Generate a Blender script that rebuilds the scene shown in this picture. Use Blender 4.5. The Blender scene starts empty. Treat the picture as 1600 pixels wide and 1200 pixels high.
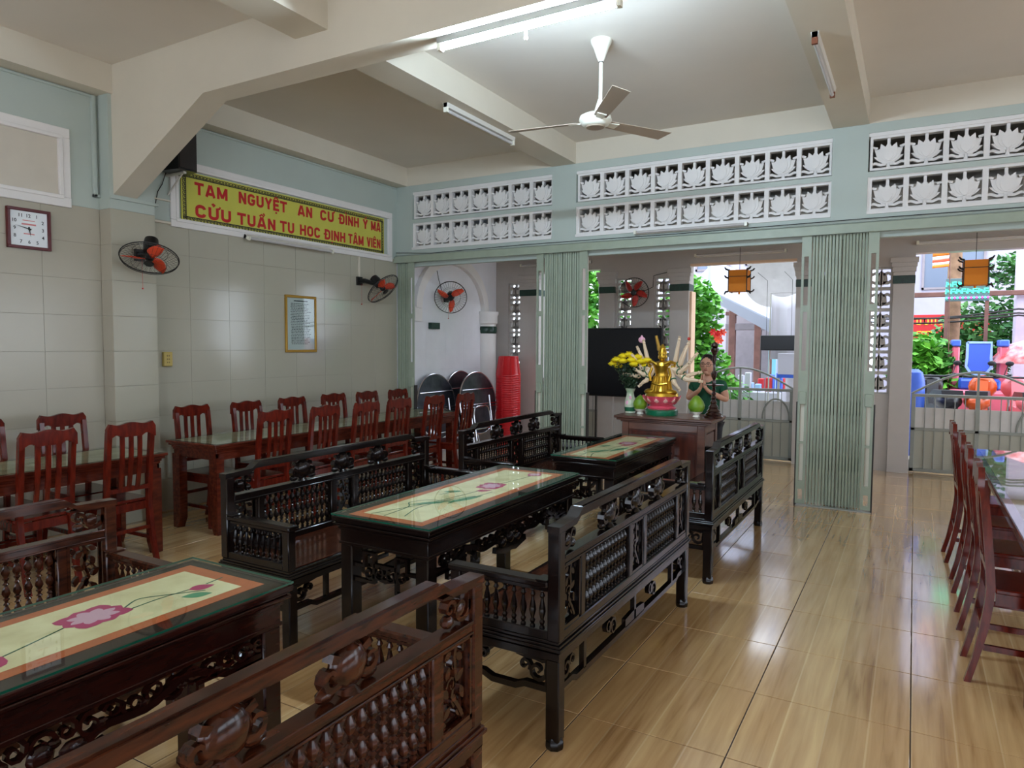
import bpy, math, random
from mathutils import Vector, Matrix
random.seed(7)
PI = math.pi
scene = bpy.context.scene
col = scene.collection

# ------------------------------------------------------------------ camera, world, exposure
CR = ((0.8669806, 0.4983104, 0.0055969), (0.0333848, -0.0468709, -0.9983429), (-0.4972223, 0.8657308, -0.0572722))
cam_data = bpy.data.cameras.new('camera')
cam = bpy.data.objects.new('camera', cam_data)
col.objects.link(cam)
r_, d_, f_ = [Vector(v) for v in CR]
M = Matrix((r_, -d_, -f_)).transposed().to_4x4()
M.translation = Vector((0, 0, 1.54))
cam.matrix_world = M
cam_data.sensor_width = 36.0
cam_data.lens = 1092.64 * 36.0 / 1600.0
cam_data.clip_start = 0.05
scene.camera = cam

scene.view_settings.view_transform = 'Standard'
scene.view_settings.look = 'None'
scene.view_settings.gamma = 1.0
scene.view_settings.use_curve_mapping = False
scene.view_settings.exposure = 0.36

world = bpy.data.worlds.new('overcast_sky')
scene.world = world
world.use_nodes = True
wn = world.node_tree
bg = wn.nodes['Background']
bg.inputs['Color'].default_value = (0.78, 0.87, 1.0, 1)
bg.inputs['Strength'].default_value = 4.2

sun_d = bpy.data.lights.new('sun', 'SUN')
sun_d.energy = 0.8
sun_d.angle = math.radians(25)
sun_d.color = (1.0, 0.96, 0.9)
sun = bpy.data.objects.new('sun', sun_d)
sun.rotation_euler = (math.radians(38), math.radians(18), 0)
col.objects.link(sun)

# ------------------------------------------------------------------ helpers
def s2l(c):
    return tuple((v / 12.92 if v <= 0.04045 else ((v + 0.055) / 1.055) ** 2.4) for v in (x / 255.0 for x in c))

def at(px, py, Y):
    """pixel of the photograph seen on the plane at depth Y"""
    a, b = (px - 800) / 1092.64, (py - 600) / 1092.64
    d = r_ * a + d_ * b + f_
    return Vector((0, 0, 1.54)) + d * (Y / d.y)

MATS = {}
WOODS = ('black_lacquered_wood', 'brown_lacquered_wood', 'reddish_black_wood', 'red_chair_wood', 'red_table_wood')
def mat(name, rgb, rough=0.5, metal=0.0, noise=0.0, scale=6.0, bump=0.0, bscale=40.0, coat=0.0, emit=0.0, spec=0.5, stretch=(1, 1, 1), rgb2=None, alpha=None):
    if name in MATS: return MATS[name]
    m = bpy.data.materials.new(name); m.use_nodes = True
    nt = m.node_tree; b = nt.nodes['Principled BSDF']
    if name in WOODS: spec = 0.28; coat = min(coat, 0.12); rough = 0.17
    c = s2l(rgb)
    b.inputs['Base Color'].default_value = (*c, 1)
    b.inputs['Roughness'].default_value = rough
    b.inputs['Metallic'].default_value = metal
    b.inputs['Specular IOR Level'].default_value = spec
    if coat:
        b.inputs['Coat Weight'].default_value = coat
        b.inputs['Coat Roughness'].default_value = 0.08
    if emit:
        b.inputs['Emission Color'].default_value = (*c, 1)
        b.inputs['Emission Strength'].default_value = emit
    if noise or bump:
        tc = nt.nodes.new('ShaderNodeNewGeometry')
        mp = nt.nodes.new('ShaderNodeMapping'); mp.inputs['Scale'].default_value = stretch
        nt.links.new(tc.outputs['Position'], mp.inputs['Vector'])
    if noise:
        nz = nt.nodes.new('ShaderNodeTexNoise'); nz.inputs['Scale'].default_value = scale; nz.inputs['Detail'].default_value = 5
        nt.links.new(mp.outputs[0], nz.inputs['Vector'])
        mx = nt.nodes.new('ShaderNodeMix'); mx.data_type = 'RGBA'
        c2 = s2l(rgb2) if rgb2 else tuple(v * (1 - noise) for v in c)
        mx.inputs['A'].default_value = (*c, 1); mx.inputs['B'].default_value = (*c2, 1)
        rp = nt.nodes.new('ShaderNodeMapRange'); rp.inputs['From Min'].default_value = 0.35; rp.inputs['From Max'].default_value = 0.68
        nt.links.new(nz.outputs['Fac'], rp.inputs['Value'])
        nt.links.new(rp.outputs[0], mx.inputs['Factor'])
        nt.links.new(mx.outputs['Result'], b.inputs['Base Color'])
    if bump:
        n2 = nt.nodes.new('ShaderNodeTexNoise'); n2.inputs['Scale'].default_value = bscale
        nt.links.new(mp.outputs[0], n2.inputs['Vector'])
        bp = nt.nodes.new('ShaderNodeBump'); bp.inputs['Strength'].default_value = bump; bp.inputs['Distance'].default_value = 0.01
        nt.links.new(n2.outputs['Fac'], bp.inputs['Height'])
        nt.links.new(bp.outputs[0], b.inputs['Normal'])
    MATS[name] = m
    return m

class MB:
    def __init__(s): s.v = []; s.f = []
    def add(s, vs, fs):
        o = len(s.v); s.v += [tuple(v) for v in vs]; s.f += [tuple(i + o for i in f) for f in fs]; return s
    def box(s, x0, x1, y0, y1, z0, z1):
        return s.add([(x0,y0,z0),(x1,y0,z0),(x1,y1,z0),(x0,y1,z0),(x0,y0,z1),(x1,y0,z1),(x1,y1,z1),(x0,y1,z1)],
                     [(0,3,2,1),(4,5,6,7),(0,1,5,4),(1,2,6,5),(2,3,7,6),(3,0,4,7)])
    def cbox(s, c, d):
        return s.box(c[0]-d[0]/2, c[0]+d[0]/2, c[1]-d[1]/2, c[1]+d[1]/2, c[2]-d[2]/2, c[2]+d[2]/2)
    def bbox(s, x0, x1, y0, y1, z0, z1, b=0.004):
        """box with chamfered edges"""
        vs = []
        for (x, sx) in ((x0, 1), (x1, -1)):
            for (y, sy) in ((y0, 1), (y1, -1)):
                for (z, sz) in ((z0, 1), (z1, -1)):
                    vs += [(x, y+sy*b, z+sz*b), (x+sx*b, y, z+sz*b), (x+sx*b, y+sy*b, z)]
        def k(i, j, l, a): return ((i*2+j)*2+l)*3+a
        fs = []
        fs.append((k(0,0,0,0),k(0,0,1,0),k(0,1,1,0),k(0,1,0,0))); fs.append((k(1,0,0,0),k(1,1,0,0),k(1,1,1,0),k(1,0,1,0)))
        fs.append((k(0,0,0,1),k(1,0,0,1),k(1,0,1,1),k(0,0,1,1))); fs.append((k(0,1,0,1),k(0,1,1,1),k(1,1,1,1),k(1,1,0,1)))
        fs.append((k(0,0,0,2),k(0,1,0,2),k(1,1,0,2),k(1,0,0,2))); fs.append((k(0,0,1,2),k(1,0,1,2),k(1,1,1,2),k(0,1,1,2)))
        for j in (0,1):
            for l in (0,1):
                fs.append((k(0,j,l,1),k(0,j,l,2),k(1,j,l,2),k(1,j,l,1)))
                fs.append((k(j,0,l,0),k(j,0,l,2),k(j,1,l,2),k(j,1,l,0)))
                fs.append((k(j,l,0,0),k(j,l,0,1),k(j,l,1,1),k(j,l,1,0)))
        for i in (0,1):
            for j in (0,1):
                for l in (0,1): fs.append((k(i,j,l,0),k(i,j,l,1),k(i,j,l,2)))
        return s.add(vs, fs)
    def prism(s, pts, h, o, u, v, w):
        """polygon pts (2D) in plane o+u,v extruded by h along w"""
        o, u, v, w = Vector(o), Vector(u), Vector(v), Vector(w)
        n = len(pts)
        vs = [o + u*p[0] + v*p[1] for p in pts] + [o + u*p[0] + v*p[1] + w*h for p in pts]
        fs = [tuple(range(n-1, -1, -1)), tuple(range(n, 2*n))] + [(i, (i+1) % n, n+(i+1) % n, n+i) for i in range(n)]
        return s.add(vs, fs)
    def ribbon(s, pts, wdt, h, o, u, v, w):
        """2D polyline of width wdt in plane, extruded h along w"""
        o, u, v, w = Vector(o), Vector(u), Vector(v), Vector(w)
        L, Rr = [], []
        n = len(pts)
        for i, p in enumerate(pts):
            a = pts[max(0, i-1)]; b = pts[min(n-1, i+1)]
            dx, dy = b[0]-a[0], b[1]-a[1]; l = math.hypot(dx, dy) or 1
            k = wdt/2 * (p[2] if len(p) > 2 else 1)
            L.append((p[0]-dy/l*k, p[1]+dx/l*k)); Rr.append((p[0]+dy/l*k, p[1]-dx/l*k))
        vs = []
        for q in (0, h):
            for P in (L, Rr):
                vs += [o + u*p[0] + v*p[1] + w*q for p in P]
        fs = []
        for i in range(n-1):
            fs += [(i, i+1, n+i+1, n+i), (2*n+i, 3*n+i, 3*n+i+1, 2*n+i+1), (i, 2*n+i, 2*n+i+1, i+1), (n+i, n+i+1, 3*n+i+1, 3*n+i)]
        fs += [(0, n, 3*n, 2*n), (n-1, 3*n-1, 4*n-1, 2*n-1)]
        return s.add(vs, fs)
    def tube(s, pts, r, seg=8, rs=None, cap=True):
        pts = [Vector(p) for p in pts]; n = len(pts); vs = []; up = None
        for i, p in enumerate(pts):
            t = (pts[min(i+1, n-1)] - pts[max(i-1, 0)]).normalized()
            if up is None:
                up = Vector((0, 0, 1)) if abs(t.z) < 0.9 else Vector((1, 0, 0))
            a = t.cross(up).normalized(); b = t.cross(a).normalized(); up = -b if b.length else up
            up = a.cross(t)
            rr = rs[i] if rs else r
            for k in range(seg):
                an = 2*PI*k/seg
                vs.append(p + a*math.cos(an)*rr + b*math.sin(an)*rr)
        fs = [(i*seg+k, i*seg+(k+1) % seg, (i+1)*seg+(k+1) % seg, (i+1)*seg+k) for i in range(n-1) for k in range(seg)]
        if cap: fs += [tuple(range(seg)), tuple(range((n-1)*seg, n*seg))]
        return s.add(vs, fs)
    def ring(s, c, nrm, R, r, seg=28, ts=6):
        c, nrm = Vector(c), Vector(nrm).normalized()
        a = nrm.orthogonal().normalized(); b = nrm.cross(a)
        vs = []
        for i in range(seg):
            an = 2*PI*i/seg; d = a*math.cos(an) + b*math.sin(an)
            for k in range(ts):
                t = 2*PI*k/ts
                vs.append(c + d*(R + r*math.cos(t)) + nrm*r*math.sin(t))
        fs = [(i*ts+k, ((i+1) % seg)*ts+k, ((i+1) % seg)*ts+(k+1) % ts, i*ts+(k+1) % ts) for i in range(seg) for k in range(ts)]
        return s.add(vs, fs)
    def lathe(s, prof, c=(0, 0, 0), ax=(0, 0, 1), seg=12, sx=1.0):
        """prof: (r, h) pairs"""
        c, ax = Vector(c), Vector(ax).normalized()
        a = Vector((1, 0, 0)) if abs(ax.z) > 0.99 else ax.orthogonal().normalized()
        b = ax.cross(a)
        vs = []
        for (r, h) in prof:
            for k in range(seg):
                an = 2*PI*k/seg
                vs.append(c + ax*h + a*math.cos(an)*r*sx + b*math.sin(an)*r)
        n = len(prof)
        fs = [(i*seg+k, i*seg+(k+1) % seg, (i+1)*seg+(k+1) % seg, (i+1)*seg+k) for i in range(n-1) for k in range(seg)]
        fs += [tuple(range(seg-1, -1, -1)), tuple(range((n-1)*seg, n*seg))]
        return s.add(vs, fs)
    def ell(s, c, r, seg=10, rings=6, rot=None):
        c = Vector(c)
        if not hasattr(r, '__len__'): r = (r, r, r)
        vs = []
        for i in range(1, rings):
            t = PI*i/rings
            for k in range(seg):
                an = 2*PI*k/seg
                p = Vector((r[0]*math.sin(t)*math.cos(an), r[1]*math.sin(t)*math.sin(an), r[2]*math.cos(t)))
                if rot: p = rot @ p
                vs.append(c + p)
        tp, bt = Vector((0, 0, r[2])), Vector((0, 0, -r[2]))
        if rot: tp, bt = rot @ tp, rot @ bt
        vs += [c + tp, c + bt]; T, B = len(vs)-2, len(vs)-1
        fs = [(i*seg+k, i*seg+(k+1) % seg, (i+1)*seg+(k+1) % seg, (i+1)*seg+k) for i in range(rings-2) for k in range(seg)]
        fs = [tuple(reversed(f)) for f in fs]
        fs += [(T, k, (k+1) % seg) for k in range(seg)] + [(B, (rings-2)*seg+(k+1) % seg, (rings-2)*seg+k) for k in range(seg)]
        return s.add(vs, fs)
    def quad(s, a, b, c, d): return s.add([a, b, c, d], [(0, 1, 2, 3)])
    def mesh(s, name, m):
        me = bpy.data.meshes.new(name)
        me.from_pydata(s.v, [], s.f)
        me.polygons.foreach_set('use_smooth', [True]*len(me.polygons))
        me.update()
        me.set_sharp_from_angle(angle=0.62)
        if m: me.materials.append(m)
        return me
    def build(s, name, m, parent=None, loc=None):
        return link(name, s.mesh(name, m), parent, loc)

def fix_normals(me):
    import bmesh
    bm = bmesh.new(); bm.from_mesh(me); bmesh.ops.recalc_face_normals(bm, faces=bm.faces); bm.to_mesh(me); bm.free()

def link(name, me, parent=None, loc=None, rotz=None):
    o = bpy.data.objects.new(name, me); col.objects.link(o)
    if parent: o.parent = parent
    if loc is not None: o.location = loc
    if rotz: o.rotation_euler = (0, 0, rotz)
    return o

def tag(o, label=None, cat=None, group=None, kind=None):
    if label: o['label'] = label
    if cat: o['category'] = cat
    if group: o['group'] = group
    if kind: o['kind'] = kind
    return o

def thing(name, label, cat, loc=(0, 0, 0), rotz=0, group=None):
    o = bpy.data.objects.new(name, None); col.objects.link(o)
    o.empty_display_size = 0.1
    o.location = loc; o.rotation_euler = (0, 0, rotz)
    return tag(o, label, cat, group)

KIDS = {}
def children(o):
    return [c for c in col.objects if c.parent == o]

def copy_tree(o, parent=None, kids=None):
    if kids is None:
        kids = {}
        for c in col.objects:
            if c.parent: kids.setdefault(c.parent.name, []).append(c)
    c = o.copy(); col.objects.link(c)
    if parent: c.parent = parent
    for ch in kids.get(o.name, []): copy_tree(ch, c, kids)
    return c

def place(o, loc, rotz, label):
    o.location = loc; o.rotation_euler = (0, 0, rotz); o['label'] = label
    return o

def text_mesh(body, m, parent, o, u, v, width=None, height=None, bold=0.0, depth=0.002, name='lettering', center=True):
    cu = bpy.data.curves.new('t', 'FONT'); cu.body = body; cu.size = 1.0; cu.extrude = 0.0; cu.offset = bold
    cu.resolution_u = 3
    ob = bpy.data.objects.new('t', cu); col.objects.link(ob)
    bpy.context.view_layer.update()
    dg = bpy.context.evaluated_depsgraph_get()
    me = bpy.data.meshes.new_from_object(ob.evaluated_get(dg))
    bpy.data.objects.remove(ob)
    me.name = name
    xs = [p.co.x for p in me.vertices]; ys = [p.co.y for p in me.vertices]
    x0, x1, y0, y1 = min(xs), max(xs), min(ys), max(ys)
    sx = width/(x1-x0) if width else None
    sy = height/(y1-y0) if height else None
    if sx is None: sx = sy
    if sy is None: sy = sx
    o, u, v = Vector(o), Vector(u), Vector(v)
    cx, cy = ((x0+x1)/2, (y0+y1)/2) if center else (x0, y0)
    for p in me.vertices:
        p.co = o + u*((p.co.x-cx)*sx) + v*((p.co.y-cy)*sy)
    me.materials.clear(); me.materials.append(m)
    return link(name, me, parent)

def spiral(cx, cy, r0, r1, a0, turns, n=14, taper=0.4):
    out = []
    for i in range(n+1):
        t = i/n; a = a0 + turns*2*PI*t; r = r0 + (r1-r0)*t
        out.append((cx + r*math.cos(a), cy + r*math.sin(a), 1 - (1-taper)*t))
    return out

# ------------------------------------------------------------------ materials
m_ceiling = mat('ceiling_paint', (222, 214, 202), 0.8, noise=0.05, scale=1.5)
m_beam = mat('beam_paint', (214, 205, 186), 0.7, noise=0.06, scale=2)
m_green = mat('pale_green_paint', (182, 192, 183), 0.6, noise=0.06, scale=2)
m_white = mat('white_paint', (232, 228, 224), 0.55, noise=0.05, scale=3)
m_cream = mat('cream_recess_paint', (205, 196, 180), 0.5, noise=0.05)
m_tile = mat('cream_wall_tile', (178, 173, 155), 0.13, noise=0.05, scale=1.2, coat=0.12)
m_tile2 = mat('warm_wall_tile', (178, 171, 154), 0.2, noise=0.05, scale=1.2)
m_ptile = mat('porch_wall_tile', (236, 236, 240), 0.18, noise=0.04)
m_pier = mat('pier_tile', (188, 181, 174), 0.3, noise=0.05)
m_grout = mat('grout', (168, 162, 146), 0.9)
m_fgrout = mat('floor_grout', (62, 48, 36), 0.9)
m_gate = mat('sage_gate_paint', (160, 170, 150), 0.42, noise=0.12, scale=8, metal=0.0)
m_gate2 = mat('sage_gate_shadow', (120, 133, 112), 0.5, noise=0.1)
m_dark = mat('dark_iron', (38, 32, 28), 0.6, noise=0.2)
m_gatewhite = mat('gate_guide_paint', (222, 216, 198), 0.4)
m_black = mat('black_plastic', (14, 14, 17), 0.35)
m_screen = mat('black_screen', (6, 8, 14), 0.25, spec=0.3)
m_chrome = mat('steel', (205, 205, 210), 0.2, metal=1.0)
m_grey = mat('grey_metal', (168, 168, 160), 0.5, noise=0.08)
m_wire = mat('wire', (30, 28, 26), 0.6)
m_ivory = mat('ivory_enamel', (232, 230, 214), 0.3)
m_blade = mat('beige_fan_blade', (172, 156, 138), 0.5)
m_orange = mat('orange_fan_plastic', (226, 74, 40), 0.35)
m_redf = mat('red_fan_plastic', (190, 40, 30), 0.35)
m_maroon = mat('maroon_frame', (86, 16, 22), 0.35)
m_clock = mat('clock_face', (232, 236, 238), 0.4)
m_ink = mat('ink', (24, 24, 26), 0.6)
m_redtext = mat('red_lettering', (186, 18, 26), 0.5)
m_faintred = mat('faint_red_print', (214, 130, 130), 0.5)
m_signy = mat('yellow_sign_board', (202, 198, 82), 0.5, noise=0.06)
m_gold = mat('gilt', (212, 170, 60), 0.28, metal=0.9, noise=0.2, scale=20)
m_goldframe = mat('gold_frame', (170, 130, 50), 0.35, metal=0.6)
m_paper = mat('paper', (226, 228, 222), 0.35, coat=0.4)
m_blackwood = mat('black_lacquered_wood', (15, 10, 9), 0.2, noise=0.4, scale=9, stretch=(6, 1, 6), rgb2=(26, 15, 12), coat=0.2)
m_brownwood = mat('brown_lacquered_wood', (40, 20, 13), 0.26, noise=0.4, scale=9, stretch=(6, 1, 6), rgb2=(78, 38, 21), coat=0.5)
m_redblack = mat('reddish_black_wood', (34, 13, 11), 0.26, noise=0.4, scale=8, stretch=(6, 1, 6), rgb2=(52, 20, 14), coat=0.5)
m_redwood = mat('red_chair_wood', (104, 31, 18), 0.3, noise=0.4, scale=10, stretch=(4, 4, 1), rgb2=(72, 20, 13), coat=0.15)
m_tabwood = mat('red_table_wood', (106, 44, 28), 0.3, noise=0.4, scale=8, stretch=(5, 1, 5), rgb2=(72, 27, 18), coat=0.2)
m_altar = mat('altar_wood', (92, 42, 28), 0.3, noise=0.5, scale=5, stretch=(4, 4, 1), rgb2=(58, 26, 20), coat=0.4)
m_altar2 = mat('altar_frame_wood', (104, 66, 50), 0.35, noise=0.4, scale=5, stretch=(1, 4, 4), rgb2=(74, 44, 34), coat=0.3)
m_cloth = mat('cream_runner_cloth', (250, 226, 184), 0.9, noise=0.14, scale=8, rgb2=(226, 198, 152))
m_clothor = mat('orange_runner_border', (205, 104, 58), 0.85, noise=0.1, scale=20)
m_petal = mat('magenta_petal', (196, 48, 104), 0.8)
m_petal2 = mat('pale_pink_petal', (228, 170, 190), 0.8)
m_stem = mat('runner_stem', (36, 88, 62), 0.8)
m_leafp = mat('runner_leaf', (92, 150, 110), 0.8)
m_glassedge = mat('green_glass_edge', (12, 84, 64), 0.1, spec=0.8)
m_tube_on = mat('lit_tube', (208, 233, 255), 0.4, emit=460.0)
m_tube_off = mat('unlit_tube', (196, 192, 190), 0.25)
m_batten = mat('batten_enamel', (214, 210, 200), 0.4)
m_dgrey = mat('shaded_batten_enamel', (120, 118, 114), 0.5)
m_rust = mat('rusty_cap', (120, 66, 40), 0.7)
m_skin = mat('skin', (204, 150, 122), 0.55)
m_hair = mat('black_hair', (20, 16, 15), 0.45)
m_shirt = mat('green_shirt', (8, 74, 48), 0.85, noise=0.2, scale=14)
m_trouser = mat('dark_trousers', (34, 34, 40), 0.9)
m_red = mat('red_plastic', (206, 22, 30), 0.35)
m_yellow = mat('chrysanthemum_yellow', (240, 216, 20), 0.7)
m_leaf = mat('dark_leaf', (38, 66, 38), 0.6, noise=0.4, scale=30)
m_leafb = mat('bright_leaf', (112, 186, 58), 0.6, noise=0.6, scale=3, rgb2=(44, 110, 40))
m_leafc = mat('mid_leaf', (84, 140, 66), 0.6, noise=0.6, scale=3, rgb2=(34, 84, 44))
m_bark = mat('bark', (150, 118, 92), 0.9, noise=0.4, scale=8, bump=0.4)
m_pomelo = mat('pomelo_skin', (78, 124, 22), 0.4, noise=0.3, scale=9, rgb2=(118, 150, 34), bump=0.15, bscale=160)
m_porcelain = mat('porcelain', (226, 224, 210), 0.2, coat=0.5)
m_vase = mat('painted_vase', (216, 214, 192), 0.25, noise=0.5, scale=16, rgb2=(150, 176, 140), coat=0.5)
m_pink = mat('lotus_pink_paint', (224, 84, 104), 0.35, coat=0.3)
m_pinkl = mat('lotus_pale_paint', (244, 190, 176), 0.35)
m_jade = mat('green_pedestal', (10, 104, 70), 0.3, coat=0.4)
m_bracelet = mat('green_bracelet', (30, 96, 62), 0.4)
m_cream2 = mat('statue_skin', (222, 196, 164), 0.4)
m_candle = mat('dark_turned_wood', (42, 16, 12), 0.22, coat=0.5)
m_greenband = mat('dark_green_band', (14, 58, 42), 0.35, noise=0.5, scale=30, rgb2=(8, 38, 28))
m_lantern = mat('orange_lantern_paper', (226, 132, 20), 0.7)
m_socket = mat('yellowed_socket', (190, 166, 92), 0.4)
m_frosted = mat('outer_gate_panel', (172, 172, 158), 0.6, noise=0.08, scale=4)
m_ogate = mat('outer_gate_paint', (146, 150, 142), 0.5, noise=0.1)
m_peach = mat('peach_paint', (226, 190, 158), 0.7)

def floor_mat():
    m = bpy.data.materials.new('wood_look_tile'); m.use_nodes = True; nt = m.node_tree; N = nt.nodes; Lk = nt.links
    b = N['Principled BSDF']
    g = N.new('ShaderNodeNewGeometry'); sep = N.new('ShaderNodeSeparateXYZ'); Lk.new(g.outputs['Position'], sep.inputs[0])
    # plank index across X (four printed planks per tile)
    a = N.new('ShaderNodeMath'); a.operation = 'ADD'; a.inputs[1].default_value = 5.963; Lk.new(sep.outputs['X'], a.inputs[0])
    q = N.new('ShaderNodeMath'); q.operation = 'DIVIDE'; q.inputs[1].default_value = 0.15; Lk.new(a.outputs[0], q.inputs[0])
    fl = N.new('ShaderNodeMath'); fl.operation = 'FLOOR'; Lk.new(q.outputs[0], fl.inputs[0])
    fr = N.new('ShaderNodeMath'); fr.operation = 'FRACT'; Lk.new(q.outputs[0], fr.inputs[0])
    wn_ = N.new('ShaderNodeTexWhiteNoise'); wn_.noise_dimensions = '1D'; Lk.new(fl.outputs[0], wn_.inputs['W'])
    # streaky grain along Y
    mp = N.new('ShaderNodeMapping'); mp.inputs['Scale'].default_value = (30, 1.6, 1); Lk.new(g.outputs['Position'], mp.inputs[0])
    nz = N.new('ShaderNodeTexNoise'); nz.inputs['Scale'].default_value = 1.0; nz.inputs['Detail'].default_value = 6; nz.inputs['Distortion'].default_value = 0.6
    Lk.new(mp.outputs[0], nz.inputs['Vector'])
    mp2 = N.new('ShaderNodeMapping'); mp2.inputs['Scale'].default_value = (5, 0.9, 1); Lk.new(g.outputs['Position'], mp2.inputs[0])
    n2 = N.new('ShaderNodeTexNoise'); n2.inputs['Scale'].default_value = 1.0; n2.inputs['Detail'].default_value = 3; Lk.new(mp2.outputs[0], n2.inputs['Vector'])
    cr = N.new('ShaderNodeValToRGB')
    cr.color_ramp.elements[0].position = 0.36; cr.color_ramp.elements[0].color = (*s2l((140, 101, 60)), 1)
    cr.color_ramp.elements[1].position = 0.78; cr.color_ramp.elements[1].color = (*s2l((224, 188, 134)), 1)
    e = cr.color_ramp.elements.new(0.5); e.color = (*s2l((190, 150, 100)), 1)
    mixv = N.new('ShaderNodeMath'); mixv.operation = 'MULTIPLY'; mixv.inputs[1].default_value = 0.5; Lk.new(nz.outputs['Fac'], mixv.inputs[0])
    m3 = N.new('ShaderNodeMath'); m3.operation = 'MULTIPLY_ADD'; m3.inputs[1].default_value = 0.16; Lk.new(wn_.outputs['Value'], m3.inputs[0]); Lk.new(mixv.outputs[0], m3.inputs[2])
    m4 = N.new('ShaderNodeMath'); m4.operation = 'MULTIPLY_ADD'; m4.inputs[1].default_value = 0.5; Lk.new(n2.outputs['Fac'], m4.inputs[0]); Lk.new(m3.outputs[0], m4.inputs[2])
    Lk.new(m4.outputs[0], cr.inputs[0])
    # light printed line between planks
    lt = N.new('ShaderNodeMath'); lt.operation = 'LESS_THAN'; lt.inputs[1].default_value = 0.045; Lk.new(fr.outputs[0], lt.inputs[0])
    lm = N.new('ShaderNodeMath'); lm.operation = 'MULTIPLY'; lm.inputs[1].default_value = 0.28; Lk.new(lt.outputs[0], lm.inputs[0])
    mx = N.new('ShaderNodeMix'); mx.data_type = 'RGBA'; mx.inputs['B'].default_value = (*s2l((238, 214, 170)), 1)
    Lk.new(lm.outputs[0], mx.inputs['Factor']); Lk.new(cr.outputs[0], mx.inputs['A'])
    Lk.new(mx.outputs['Result'], b.inputs['Base Color'])
    b.inputs['Roughness'].default_value = 0.2
    b.inputs['Specular IOR Level'].default_value = 0.6
    b.inputs['Coat Weight'].default_value = 1.0; b.inputs['Coat Roughness'].default_value = 0.1; b.inputs['Coat IOR'].default_value = 1.6
    return m
m_floor = floor_mat()

def glass_mat(name, tint, refl=1.0):
    m = bpy.data.materials.new(name); m.use_nodes = True; nt = m.node_tree; N = nt.nodes
    N.remove(N['Principled BSDF'])
    t = N.new('ShaderNodeBsdfTransparent'); t.inputs[0].default_value = (*s2l(tint), 1)
    g = N.new('ShaderNodeBsdfGlossy'); g.inputs['Roughness'].default_value = 0.02
    fz = N.new('ShaderNodeFresnel'); fz.inputs['IOR'].default_value = 1.5
    mx = N.new('ShaderNodeMixShader')
    gm = N.new('ShaderNodeNewGeometry'); iv = N.new('ShaderNodeMath'); iv.operation = 'SUBTRACT'; iv.inputs[0].default_value = 1.0
    nt.links.new(gm.outputs['Backfacing'], iv.inputs[1])
    mu = N.new('ShaderNodeMath'); mu.operation = 'MULTIPLY'; nt.links.new(fz.outputs[0], mu.inputs[0]); nt.links.new(iv.outputs[0], mu.inputs[1])
    nt.links.new(mu.outputs[0], mx.inputs[0]); nt.links.new(t.outputs[0], mx.inputs[1]); nt.links.new(g.outputs[0], mx.inputs[2])
    nt.links.new(mx.outputs[0], N['Material Output'].inputs[0])
    return m
m_glass = glass_mat('table_glass', (246, 252, 249))
m_wglass = glass_mat('picture_glass', (240, 244, 244))

# ------------------------------------------------------------------ the room shell
XL, YB, ZC = -5.875, 7.20, 3.775
XR, Y0 = 6.5, -3.5
YF = 9.70            # facade of the porch
def struct(name, mb, m, parent=None):
    o = mb.build(name, m, parent)
    if parent is None: o['kind'] = 'structure'
    return o

fl = struct('floor', MB().box(XL-0.2, XR, Y0, YF+0.25, -0.12, -0.003), m_fgrout)
tile_me = MB().bbox(0.0025, 0.5975, 0.0025, 0.5575, -0.004, 0.0, 0.0012).mesh('floor_tile', m_floor)
nt_ = 0
for i in range(-10, 12):
    for j in range(-7, 13):
        x, y = 0.037 + 0.6*i, 2.5985 + 0.56*j
        if x > XR or y < Y0 or y > YF+0.1: continue
        # keep those near the view
        cx, cy = x+0.3, y+0.28
        if cy < 0.9 or cx > 0.78*cy + 0.9 - 0.0 or cx < -1.35*cy - 1.6: continue
        if cx < XL: continue
        link('floor_tile', tile_me, fl, (x, y, 0)); nt_ += 1
rest = MB()
for i in range(-10, 12):
    for j in range(-11, 13):
        x, y = 0.037 + 0.6*i, 2.5985 + 0.56*j
        cx, cy = x+0.3, y+0.28
        if not (cy < 0.9 or cx > 0.78*cy + 0.9 or cx < -1.35*cy - 1.6) and cx >= XL: continue
        if x > XR or y < Y0 or y > YF+0.1 or cx < XL-0.1: continue
        rest.box(x+0.002, x+0.598, y+0.002, y+0.558, -0.003, 0.0)
tag(rest.build('tile_field', m_floor, fl), kind='stuff')

struct('ceiling', MB().box(XL-0.2, XR, Y0, YB+0.1, ZC, ZC+0.15), m_ceiling)
# left wall: masonry behind the tiles, green paint above
struct('wall_left', MB().box(XL-0.2, XL-0.006, Y0, YB+0.0, 0, ZC), m_grout)
wl = bpy.data.objects['wall_left']
TH = 0.292
def tiles_x(parent, X, y0, y1, wy, n0, n1, m, name='wall_tile', th=0.006):
    ny = max(1, round((y1-y0)/wy)); w = (y1-y0)/ny
    me = MB().bbox(X-th, X, 0.0008, w-0.0008, 0.0008, TH-0.0008, 0.0008).mesh(name, m)
    for j in range(ny):
        for k in range(n0, n1): link(name, me, parent, (0, y0+j*w, k*TH))
tiles_x(wl, XL, 1.56, 3.37, 0.45, 0, 9, m_tile2)
tiles_x(wl, XL, 3.76, 7.20, 0.43, 0, 9, m_tile)
MB().box(XL-0.006, XL, Y0, 1.56, 0, 9*TH).build('plain_dado', m_tile2, wl)
MB().box(XL-0.006, XL, Y0, YB, 9*TH, ZC).build('paint_band', m_green, wl)
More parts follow.
